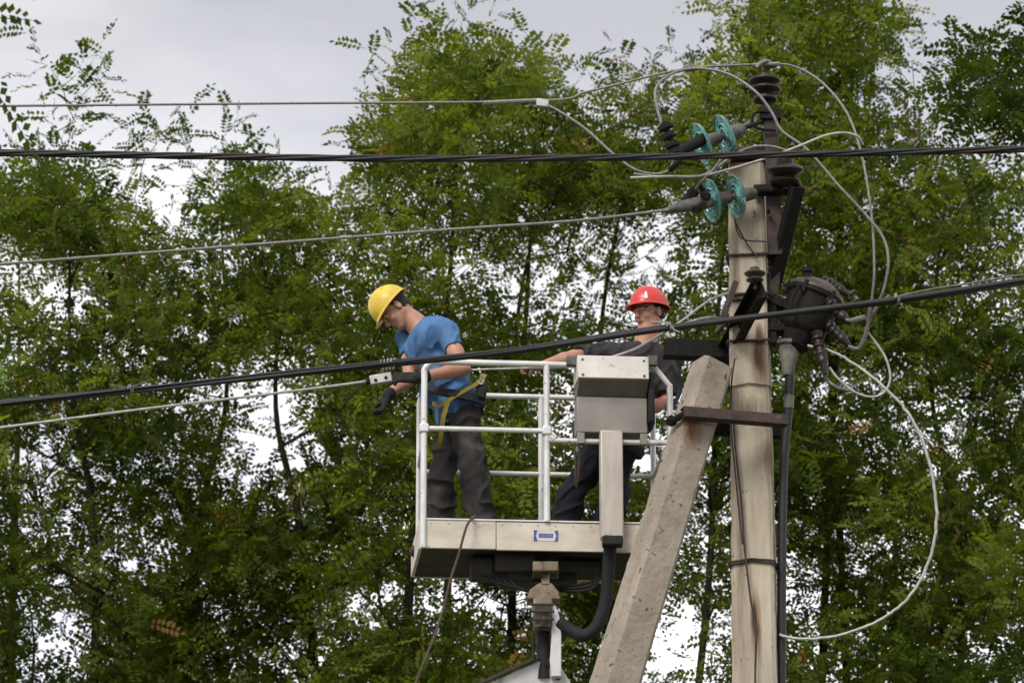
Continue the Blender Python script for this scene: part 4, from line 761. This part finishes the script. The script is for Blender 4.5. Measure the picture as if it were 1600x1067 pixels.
# ------------------------------------------------------------------ people: smooth signed distance bodies
class SDF:
    def __init__(s, lo, hi, h):
        s.lo = np.array(lo, float); s.h = h; s.n = np.ceil((np.array(hi)-s.lo)/h).astype(int)+1
        s.g = np.full(s.n, 0.2, np.float32)
    def _reg(s, lo, hi):
        a = np.maximum(0, np.floor((lo-s.lo)/s.h).astype(int)); b_ = np.minimum(s.n, np.ceil((hi-s.lo)/s.h).astype(int)+1)
        if np.any(a >= b_): return None, None
        ax = [s.lo[i]+np.arange(a[i], b_[i])*s.h for i in range(3)]
        G = np.stack(np.meshgrid(*ax, indexing='ij'), -1)
        return tuple(slice(a[i], b_[i]) for i in range(3)), G
    def _comb(s, sl, d, k, sub=False):
        o = s.g[sl]
        if sub: s.g[sl] = np.maximum(o, -d); return
        if k <= 0: s.g[sl] = np.minimum(o, d); return
        hh = np.clip(0.5+0.5*(o-d)/k, 0, 1); s.g[sl] = (o*(1-hh)+d*hh-k*hh*(1-hh))
    def cap(s, a, b_, ra, rb, k=0.02, fl=None):
        a = np.array(a, float); b_ = np.array(b_, float); m = max(ra, rb)+k+3*s.h
        sl, G = s._reg(np.minimum(a, b_)-m, np.maximum(a, b_)+m)
        if sl is None: return
        ab = b_-a; L2 = ab@ab
        q = G-a; t = np.clip(q@ab/max(L2, 1e-9), 0, 1)
        dv = q-t[..., None]*ab
        if fl is not None: # flatten along a unit vector by a factor
            f, fac = fl; f = np.array(f, float); f /= np.linalg.norm(f); dv = dv+(dv@f)[..., None]*f*(1/fac-1)
        d = np.linalg.norm(dv, axis=-1)-(ra+(rb-ra)*t); s._comb(sl, d, k)
    def ell(s, c, r, R=None, k=0.015, sub=False):
        c = np.array(c, float); r = np.array(r, float); m = r.max()+k+3*s.h; sl, G = s._reg(c-m, c+m)
        if sl is None: return
        q = G-c
        if R is not None: q = q@R
        k0 = np.linalg.norm(q/r, axis=-1); k1 = np.linalg.norm(q/(r*r), axis=-1)
        s._comb(sl, k0*(k0-1)/np.maximum(k1, 1e-6), k, sub)
    def cut(s, p, n):   # remove the half space in direction n beyond p, only within reach of everything
        ax = [s.lo[i]+np.arange(s.n[i])*s.h for i in range(3)]
        G0, G1, G2 = np.meshgrid(*ax, indexing='ij', sparse=True); n = np.array(n, float); n /= np.linalg.norm(n)
        d = (G0-p[0])*n[0]+(G1-p[1])*n[1]+(G2-p[2])*n[2]; s.g = np.maximum(s.g, d.astype(np.float32))
    def cutcap(s, a, b_, r):  # remove a capsule
        a = np.array(a, float); b_ = np.array(b_, float); m = r+3*s.h; sl, G = s._reg(np.minimum(a, b_)-m, np.maximum(a, b_)+m)
        if sl is None: return
        ab = b_-a; q = G-a; t = np.clip(q@ab/(ab@ab), 0, 1); s.g[sl] = np.maximum(s.g[sl], -(np.linalg.norm(q-t[..., None]*ab, axis=-1)-r))
    def mesh(s, name, smooth_it=1):
        g = s.g; ins = g < 0; n = g.shape
        ids = -np.ones((n[0]-1, n[1]-1, n[2]-1), np.int64)
        cnt = np.zeros(ids.shape, np.int8)
        for i in (0, 1):
            for j in (0, 1):
                for k in (0, 1): cnt += ins[i:n[0]-1+i, j:n[1]-1+j, k:n[2]-1+k]
        act = (cnt > 0) & (cnt < 8); I = np.argwhere(act); ids[act] = np.arange(len(I))
        acc = np.zeros((len(I), 3)); wt = np.zeros(len(I))
        cor = [(i, j, k) for i in (0, 1) for j in (0, 1) for k in (0, 1)]
        vals = {c: g[I[:, 0]+c[0], I[:, 1]+c[1], I[:, 2]+c[2]] for c in cor}
        for c in cor:
            for axi in range(3):
                if c[axi] == 0:
                    e = list(c); e[axi] = 1; e = tuple(e); a = vals[c]; b_ = vals[e]; m = (a < 0) != (b_ < 0)
                    t = a/(a-b_+1e-12); p = np.tile(np.array(c, float), (len(I), 1)); p[:, axi] += t; acc[m] += p[m]; wt[m] += 1
        V = (I+acc/np.maximum(wt, 1)[:, None])*s.h+s.lo
        F = []
        for axi in range(3):
            sa = [slice(None)]*3; sb = [slice(None)]*3; sa[axi] = slice(0, n[axi]-1); sb[axi] = slice(1, n[axi])
            A_, B_ = ins[tuple(sa)], ins[tuple(sb)]; E = np.argwhere(A_ != B_); o1, o2 = [(1, 2), (2, 0), (0, 1)][axi]
            ok = (E[:, o1] > 0) & (E[:, o2] > 0) & (E[:, o1] < n[o1]-1) & (E[:, o2] < n[o2]-1); E = E[ok]
            fl = A_[tuple(E.T)]
            def at(d1, d2): q = E.copy(); q[:, o1] += d1; q[:, o2] += d2; return ids[tuple(q.T)]
            Q = np.stack([at(-1, -1), at(0, -1), at(0, 0), at(-1, 0)], 1); Q[~fl] = Q[~fl][:, ::-1]; F.append(Q)
        F = np.concatenate(F); F = F[(F >= 0).all(1)]
        for _ in range(smooth_it):
            acc = np.zeros_like(V); c = np.zeros(len(V))
            for q in range(4):
                np.add.at(acc, F[:, q], V[F[:, (q+1) % 4]]); np.add.at(c, F[:, q], 1)
            V = V*0.5+acc/np.maximum(c, 1)[:, None]*0.5
        return V, F
def mesh_from(name, V, F):
    m = bpy.data.meshes.new(name); m.vertices.add(len(V)); m.vertices.foreach_set('co', np.asarray(V, np.float32).ravel())
    m.loops.add(len(F)*4); m.loops.foreach_set('vertex_index', F.astype(np.int32).ravel()); m.polygons.add(len(F))
    m.polygons.foreach_set('loop_start', np.arange(0, len(F)*4, 4, dtype=np.int32)); m.update(calc_edges=True); m.validate(); return m
from mathutils import noise as mn
def fold(V, F, amp, sc, seed=0.0, axis=None):
    """cloth folds: ridged noise stretched along an axis"""
    v0, v1, v2, v3 = (V[F[:, i]] for i in range(4)); fn = np.cross(v2-v0, v3-v1); vn = np.zeros_like(V)
    for i in range(4): np.add.at(vn, F[:, i], fn)
    vn = nrm(vn); out_ = V.copy()
    A_ = np.array(axis if axis is not None else (0, 0, 1.0)); A_ = A_/np.linalg.norm(A_)
    q = V-(V@A_)[:, None]*A_*0.62
    for i in range(len(V)):
        p = q[i]; x = mn.noise(Vector((p[0]*sc+seed, p[1]*sc, p[2]*sc))); y = mn.noise(Vector((p[0]*sc*2.3, p[1]*sc*2.3+seed, p[2]*sc*2.3)))
        r_ = max(0.0, 1-abs(x)*3.6)**2; out_[i] += vn[i]*amp*(r_*1.25-0.45+y*0.55)
    return out_
def head_axes(fwd, up):
    f = np.array(fwd, float); f /= np.linalg.norm(f); u = np.array(up, float); u -= f*(u@f); u /= np.linalg.norm(u); l = np.cross(u, f); return np.stack([f, l, u], 1)
def add_head(s, c, R, k=0.008):
    H = lambda x, y, z: c+R@np.array([x, y, z])
    s.ell(H(-.012, 0, .035), (.098, .077, .090), R, k)
    s.ell(H(.028, 0, -.04), (.064, .060, .076), R, .02)
    s.ell(H(.066, 0, -.098), (.022, .024, .02), R, .015)
    for q in (1, -1):
        s.cap(H(-.005, q*.054, -.05), H(.058, q*.022, -.10), .018, .016, .018)
        s.ell(H(.062, q*.038, -.028), (.024, .024, .024), R, .015)
    for q in (1, -1): s.ell(H(.104, q*.031, .002), (.018, .017, .011), R, 0, sub=True)
    for q in (1, -1): s.ell(H(.079, q*.031, .001), (.014, .017, .013), R, .004)
    s.cap(H(.088, -.036, .020), H(.088, .036, .020), .009, .009, .010)
    s.cap(H(.092, 0, .012), H(.113, 0, -.030), .008, .012, .008)
    for q in (1, -1): s.ell(H(.104, q*.012, -.034), (.011, .008, .008), R, .005)
    s.ell(H(.091, 0, -.058), (.012, .024, .0065), R, .004); s.ell(H(.089, 0, -.070), (.012, .021, .0065), R, .004)
    s.ell(H(.0, 0, -.012), (.02, .02, .02), R, .005)
    for q in (1, -1):
        s.ell(H(-.012, q*.080, -.008), (.019, .009, .033), R, .006); s.ell(H(-.006, q*.090, -.004), (.010, .006, .018), R, 0, sub=True)
def hand(s, wr, dr, nrml, side=1, curl=0.9, sc=1.0, grow=0.0, spread=0.0):
    """wrist, direction of the palm, palm normal (palm side), thumb side"""
    wr = np.array(wr, float); d = np.array(dr, float); d /= np.linalg.norm(d); n_ = np.array(nrml, float); n_ -= d*(n_@d); n_ /= np.linalg.norm(n_); t = np.cross(n_, d)*side
    for q in (-1, 0, 1): s.cap(wr+t*q*.016, wr+d*.085*sc+t*q*.026, .016+grow, .013+grow, .006)
    for i, (off, L) in enumerate(((.031, .07), (.011, .078), (-.010, .073), (-.030, .058))):
        p = wr+d*.088*sc+t*off*(1+spread); ang = 0.25
        r_ = .0092+grow
        for j, f in enumerate((.45, .32, .25)):
            dd_ = d*math.cos(ang)+n_*math.sin(ang)+t*off*spread*4; q2 = p+dd_*L*f*sc*1.05; s.cap(p, q2, r_, r_*.93, .0025); p = q2; r_ *= .93; ang += curl*(1.0 if j == 0 else 0.8)
    p = wr+d*.025+t*.03; q1_ = p+(d*.55+t*.55+n_*.45)*.05; q2 = q1_+(d*.8+n_*.65-t*.05)*.034
    s.cap(p, q1_, .014+grow, .0115+grow, .008); s.cap(q1_, q2, .0115+grow, .0095+grow, .003)
def skin_face_mats(me, c, R):
    """darker eyes, brows and lips are real colour differences of the skin"""
    V = np.zeros(len(me.vertices)*3); me.vertices.foreach_get('co', V); V = V.reshape(-1, 3)
    n = len(me.polygons); cen = np.zeros(n*3); me.polygons.foreach_get('center', cen); q = (cen.reshape(-1, 3)-c)@R; mi = np.zeros(n, np.int32)
    eye = (q[:, 0] > .06) & (np.abs(np.abs(q[:, 1])-.031) < .0135) & (np.abs(q[:, 2]-.001) < .0030); mi[eye] = 1
    br = (q[:, 0] > .05) & (np.abs(np.abs(q[:, 1])-.033) < .019) & (np.abs(q[:, 2]-.0225) < .0042); mi[br] = 2
    lp = (q[:, 0] > .07) & (np.abs(q[:, 1]) < .021) & (np.abs(q[:, 2]+.064) < .0085); mi[lp] = 3
    me.polygons.foreach_set('material_index', mi)
def hair_mesh(parent, c, R, mt):
    s = SDF(c-.14, c+.14, .005); H = lambda x, y, z: c+R@np.array([x, y, z])
    s.ell(H(-.018, 0, .036), (.099, .0815, .092), R, 0); s.ell(H(-.05, 0, -.02), (.055, .066, .06), R, .01)
    s.cut(H(.045, 0, 0), R@np.array([1, 0, .0])); s.cut(H(0, 0, -.055), R@np.array([-.2, 0, -1])); s.cut(H(-.0, 0, .0), R@np.array([.80, 0, -.6]))
    V, F = s.mesh('hair'); return link_mesh('hair', mesh_from('hair', V, F), M[mt], parent, 179)
def hard_hat(parent, c, R, mt, tilt=0.0, emblem=None, strap=False):
    """shell with ridge, brim and long peak in the head's frame"""
    ct, st = math.cos(tilt), math.sin(tilt); Rt = R@np.array([[ct, 0, st], [0, 1, 0], [-st, 0, ct]])
    H = lambda x, y, z: Vector(c+Rt@np.array([x, y, z]))
    nA = 56; rings = []; z0 = .045
    prof = [(math.sin(a), math.cos(a)) for a in np.linspace(0.03, math.pi/2, 15)]
    def shell(th, rr, zz, add=0.0):
        x = math.cos(th)*rr*(.136+add)-.004; y = math.sin(th)*rr*(.114+add); z = z0+zz*(.127+add)
        rid = math.exp(-(y/.017)**2)*.007*min(1, zz*2.5); g2 = math.exp(-((abs(y)-.05)/.008)**2)*.003*min(1, zz*2)
        return x, y, z+rid+g2
    for rr, zz in prof: rings.append([H(*shell(2*math.pi*j/nA, rr, zz)) for j in range(nA)])
    def brim(ex, dz):
        o_ = []
        for j in range(nA):
            th = 2*math.pi*j/nA; fr = max(0, math.cos(th))**3; e = ex*(0.010+fr*.030)
            x, y, z = shell(th, 1, 0); l = math.hypot(x, y); o_.append(H(x+x/l*e, y+y/l*e*(1 if fr < .1 else 1), z-.012*ex*0.8-fr*.014*ex+dz))
        return o_
    rings += [brim(.08, -.004), brim(.5, -.003), brim(1, 0), brim(1, -.005), brim(.5, -.010), brim(.05, -.012)]
    for rr, zz in reversed(prof): rings.append([H(*shell(2*math.pi*j/nA, rr*.965, zz*.965-.02)) for j in range(nA)])
    hat = MB().ring_sweep(rings).build('hard_hat', M[mt], parent, 50)
    if strap:
        b = MB(); b.tube(catmull([H(.02, .088, .03), H(.0, .083, -.03), H(.03, .062, -.085), H(.06, .02, -.118), H(.06, -.02, -.118), H(.03, -.062, -.085), H(.0, -.083, -.03), H(.02, -.088, .03)], 5), .004, 4, flat=(.008, .002)); 
        b.build('chin_strap', M['hat_strap'], hat)
        b = MB(); b.tube(catmull([H(.03, .104, z0-.005), H(-.05, .098, z0-.016), H(-.108, .05, z0-.030), H(-.122, 0, z0-.034), H(-.108, -.05, z0-.030), H(-.05, -.098, z0-.016), H(.03, -.104, z0-.005)], 5), .01, 4, flat=(.014, .003), hint=tuple(Rt[:, 2])); b.build('nape_band', M['hat_strap'], hat)
    if emblem:
        ths, mm = emblem
        b = MB(); 
        def on(th, zz): rr = math.sqrt(max(0, 1-zz*zz)); return H(*shell(th, rr, zz, .0022))
        rows = [(.12, .12), (.20, .11), (.28, .095), (.36, .08), (.44, .06), (.52, .035)]
        i0 = 0
        for zz, hw in rows:
            for q in (-1, 1): b.v.append(tuple(on(ths+q*hw*0.9, zz)))
        for q in range(len(rows)-1): b.f.append((2*q, 2*q+1, 2*q+3, 2*q+2))
        b.build('helmet_emblem', M[mm], hat, 0)
    return hat
VOX = 0.0055
def J(px, py, Y): return np.array(P(px, py, Y))

# =========== worker in blue, bending over toward the left
y0 = 21.62
R1 = head_axes((-0.60, -0.12, -0.80), (-0.80, -0.02, 0.60)); hc1 = J(617, 484, y0-.02)
A1 = dict(neck=J(646, 503, y0), neckb=J(662, 516, y0), sL=J(696, 519, y0-.17), eL=J(725, 576, y0-.28), wL=J(650, 591, y0-.35), sR=J(640, 528, y0+.13), eR=J(640, 592, y0+.0), wR=J(606, 617, y0-.16),
          ch=J(668, 548, y0), be=J(694, 594, y0), pe=J(716, 640, y0), hL=J(726, 655, y0-.09), hR=J(706, 655, y0+.09))
flo = lambda px: J(px, 800, y0)
zf = bw(0, 0, 0.055).z
def at_floor(px, Y, h): p = J(px, 840, Y); p[2] = zf+h; return p
A1.update(kL=J(741, 745, y0-.12), kR=J(690, 745, y0+.07), aL=at_floor(759, y0-.08, .09), aR=at_floor(690, y0+.12, .09))
def shirt_torso(s, A, g=0.0, belly=0.0):
    sh = A['sL']-A['sR']; wd = np.linalg.norm(sh); side = sh/wd
    c = A['ch']; b_ = A['be']; p = A['pe']
    up = c-p; up /= np.linalg.norm(up); fw = np.cross(side, up)
    Rm = np.stack([side, fw, up], 1)
    m = (A['sL']+A['sR'])/2
    s.cap(A['sL']-side*.01, A['sR']+side*.01, .072+g, .072+g, .05)
    s.ell(c, (.185+g, .125+g, .16+g), Rm, .05); s.ell(b_, (.165+g, .125+g+belly, .16+g), Rm, .05); s.ell(p, (.170+g*1.8, .125+g*1.8, .13+g), Rm, .05)
    s.ell(m*.6+c*.4, (.17+g, .105+g, .09+g), Rm, .04)
    return side, fw, up
def body(A, hc, R, name, label, skin, shirt, trou, hands, sleeve=0.55, boot='boot', belly=0.01, k_near=None):
    person = thing(name, label, 'person', Vector((A['pe'][0], A['pe'][1], zf)))
    allp = np.array([v for v in A.values()]+[hc]); lo = allp.min(0)-.22; hi = allp.max(0)+.24; lo[2] = min(lo[2], zf-.02)
    s = SDF(lo, hi, VOX)
    shirt_torso(s, A, -.018, 0)
    s.cap(A['neckb'], A['neck'], .066, .060, .03); s.cap(A['neck'], hc+R@np.array([-.025, 0, -.045]), .060, .056, .02)
    s.cap(A['sL']*.5+A['sR']*.5, A['neck'], .075, .055, .04)
    for q in 'LR':
        s.cap(A['s'+q], A['e'+q], .053, .041, .02); s.ell(A['s'+q]*.45+A['e'+q]*.55, (.047,)*3, None, .03)
        m = A['e'+q]*.7+A['w'+q]*.3; s.cap(A['e'+q], m, .040, .043, .015); s.cap(m, A['w'+q], .043, .028, .015)
        s.cap(A['h'+q], A['k'+q], .085, .055, .03); s.cap(A['k'+q], A['a'+q], .055, .038, .02)
        hd = hands[q]; hand(s, A['w'+q], hd[0], hd[1], hd[2], hd[3])
    add_head(s, hc, R)
    V, F = s.mesh('body'); me = mesh_from('body', V, F); skin_face_mats(me, hc, R)
    bo = link_mesh('body', me, None, person, 179, mats=[M[skin], M['eye_dark'], M['brow'], M['lip']])
    # shirt
    s = SDF(lo, hi, .007); side, fw, up = shirt_torso(s, A, .006, belly)
    s.cap(A['sL']*.5+A['sR']*.5, A['neckb'], .095, .078, .04)
    for q in 'LR':
        e = A['s'+q]*(1-sleeve)+A['e'+q]*sleeve; s.cap(A['s'+q], e, .074, .066, .03)
    for q in 'LR':   # end the sleeves squarely
        e = A['s'+q]*(1-sleeve)+A['e'+q]*sleeve; d = (A['e'+q]-A['s'+q]); d /= np.linalg.norm(d)
        s.cutcap(e+d*.085, e+d*.30, .095)
    nk = hc-A['neckb']; nk /= np.linalg.norm(nk); s.cutcap(A['neckb']+nk*.045-fw*0+ (R[:, 0]*.02), A['neckb']+nk*.3, .068)
    s.cut(A['pe']-up*.06, -up)
    V, F = s.mesh('shirt', 2); V = fold(V, F, .012, 8.5, 3.1, up*.8+np.array([.55, 0, 0])); link_mesh('shirt', mesh_from('shirt', V, F), M[shirt], person, 179)
    # trousers
    s = SDF(lo, hi, .007); Rm = np.stack([side, fw, up], 1)
    s.ell(A['pe']-up*.04, (.158, .115, .11), Rm, 0)
    for q in 'LR':
        s.cap(A['h'+q]-up*.01, A['k'+q], .098, .080, .035); s.cap(A['k'+q], A['a'+q]+np.array([0, 0, .0]), .086, .084, .03)
    s.cut(A['pe']-up*.02, up); s.cut(np.array([0, 0, zf+.055]), (0, 0, -1))
    V, F = s.mesh('trousers', 2); V = fold(V, F, .017, 8.0, 9.3, (0.75, 0, .5)); link_mesh('trousers', mesh_from('trousers', V, F), M[trou], person, 179)
    # boots
    for q in 'LR':
        a = A['a'+q]; s = SDF(a-np.array([.26, .26, .12]), a+np.array([.26, .26, .1]), .007); d = R[:, 0].copy(); d[2] = 0; d /= np.linalg.norm(d)
        a2 = a.copy(); a2[2] = zf+.045; s.cap(a, a2, .055, .05, .02); s.cap(a2-d*.03, a2+d*.15, .046, .042, .02); s.ell(a2+d*.15, (.05, .05, .04), None, .02); s.cut((0, 0, zf), (0, 0, -1))
        V, F = s.mesh('boot'); link_mesh('boot', mesh_from('boot', V, F), M[boot], person, 179)
    return person, side, fw, up
def glove(person, A, q, hd, mt='glove', cuff=.07):
    w_ = A['w'+q]; s = SDF(w_-.24, w_+.24, .005); d = A['w'+q]-A['e'+q]; d /= np.linalg.norm(d)
    s.cap(w_-d*cuff, w_, .044, .036, .01); hand(s, w_, hd[0], hd[1], hd[2], hd[3], grow=.0035)
    V, F = s.mesh('glove'); return link_mesh('glove', mesh_from('glove', V, F), M[mt], person, 179)
hands1 = {'L': ((-1, -.1, .05), (0.1, .8, -.5), 1, .75), 'R': ((-.30, -.05, -1), (-.8, -.2, .3), -1, .75)}
pA, side, fw, up = body(A1, hc1, R1, 'person', 'worker in yellow helmet and blue T-shirt bending over the left end of the basket', 'skin', 'shirt_blue', 'trousers', hands1, sleeve=.42, belly=.02)
hair_mesh(pA, hc1, R1, 'hair'); hard_hat(pA, hc1, R1, 'hat_yellow', tilt=0.0)

glove(pA, A1, 'L', hands1['L'], cuff=.06); glove(pA, A1, 'R', hands1['R'], cuff=.015)
def strap(pa, pts, wd, m, name, th=.003, hint=(0, -1, 0)):
    return MB().tube(catmull(pts, 6), 0.01, 4, flat=(wd, th), hint=hint).build(name, M[m], pa, 30)
yn = y0-.235
strap(pA, [P(758, 585, yn+.12), P(748, 597, yn+.02), P(732, 607, yn-.02), P(712, 618, yn-.03), P(697, 628, yn-.02), P(686, 634, yn+.03), P(676, 630, yn+.09)], .014, 'strap_yellow', 'waist_strap')
strap(pA, [P(700, 627, yn-.045), P(696, 640, yn-.045), P(692, 655, yn-.04), P(689, 680, yn+.00), P(684, 700, yn+.06)], .014, 'strap_yellow', 'thigh_strap')
strap(pA, [P(757, 628, yn+.10), P(740, 622, yn-.0), P(715, 616, yn-.02), P(690, 612, yn+.0), P(668, 604, yn+.07)], .024, 'harness_dark', 'shade_belt', th=.012)  # dark belt that also stands in for the shadow on the lower shirt
b = MB(); b.box(P(752, 612, yn+.04), (.032, 0, -.01), (0, .03, 0), (.006, 0, .045)); b.build('belt_pouch', M['harness_dark'], pA, bevel=.012)
MB().tube(catmull([P(748, 575, yn+.0), P(752, 586, yn-.01), P(756, 592, yn), P(752, 600, yn), P(746, 596, yn)], 5), .006, 6).build('carabiner', M['clamp_metal'], pA)

# =========== worker with the red helmet, face toward the left
y1 = 21.72
R2 = head_axes((-.74, -.66, -.10), (-.05, -.02, 1)); hc2 = J(1014, 489, y1)
A2 = dict(neck=J(1012, 522, y1+.0), neckb=J(1010, 538, y1+.01), sR=J(952, 553, y1+.03), eR=J(892, 560, y1-.12), wR=J(845, 572, y1-.32), sL=J(1052, 558, y1-.02), eL=J(1040, 628, y1-.06), wL=J(985, 650, y1-.22),
          ch=J(1002, 590, y1), be=J(985, 640, y1), pe=J(962, 688, y1), hL=J(970, 700, y1-.03), hR=J(938, 700, y1+.02))
# keep his elbow at the height of the rail
A2.update(kL=J(962, 768, y1-.03), kR=J(895, 770, y1-.02), aL=at_floor(940, y1+.02, .09), aR=at_floor(872, y1+.0, .09))
A2['eR'] = J(896, 557, y1-.16)
hands2 = {'R': ((-1, -.0, -.12), (0, .25, -.95), -1, 1.45), 'L': ((-.9, -.1, -.3), (0, .5, -.8), 1, .9)}
pB, side, fw, up = body(A2, hc2, R2, 'person', 'worker in red helmet and dark grey T-shirt reaching left behind the control box', 'skin_tan', 'shirt_grey', 'trousers_dark', hands2, sleeve=.80)
hair_mesh(pB, hc2, R2, 'hair'); hard_hat(pB, hc2, R2, 'hat_red', tilt=-.10, emblem=(0.72, 'white_mark'))
strap(pB, [P(1050, 560, y1-.14), P(1058, 580, y1-.16), P(1064, 605, y1-.14), P(1050, 640, y1-.16)], .014, 'harness_dark', 'harness_strap')
MB().tube(catmull([P(903, 640, y1-.2), P(898, 680, y1-.22), P(899, 720, y1-.22), P(900, 760, y1-.2), P(905, 720, y1-.2), P(905, 650, y1-.18)], 6), .007, 6).build('lanyard', M['rope'], pB)
MB().box(P(901, 672, y1-.2), (.025, 0, 0), (0, .02, 0), (0, 0, .06)).build('lanyard_pouch', M['rope'], pB, bevel=.01)
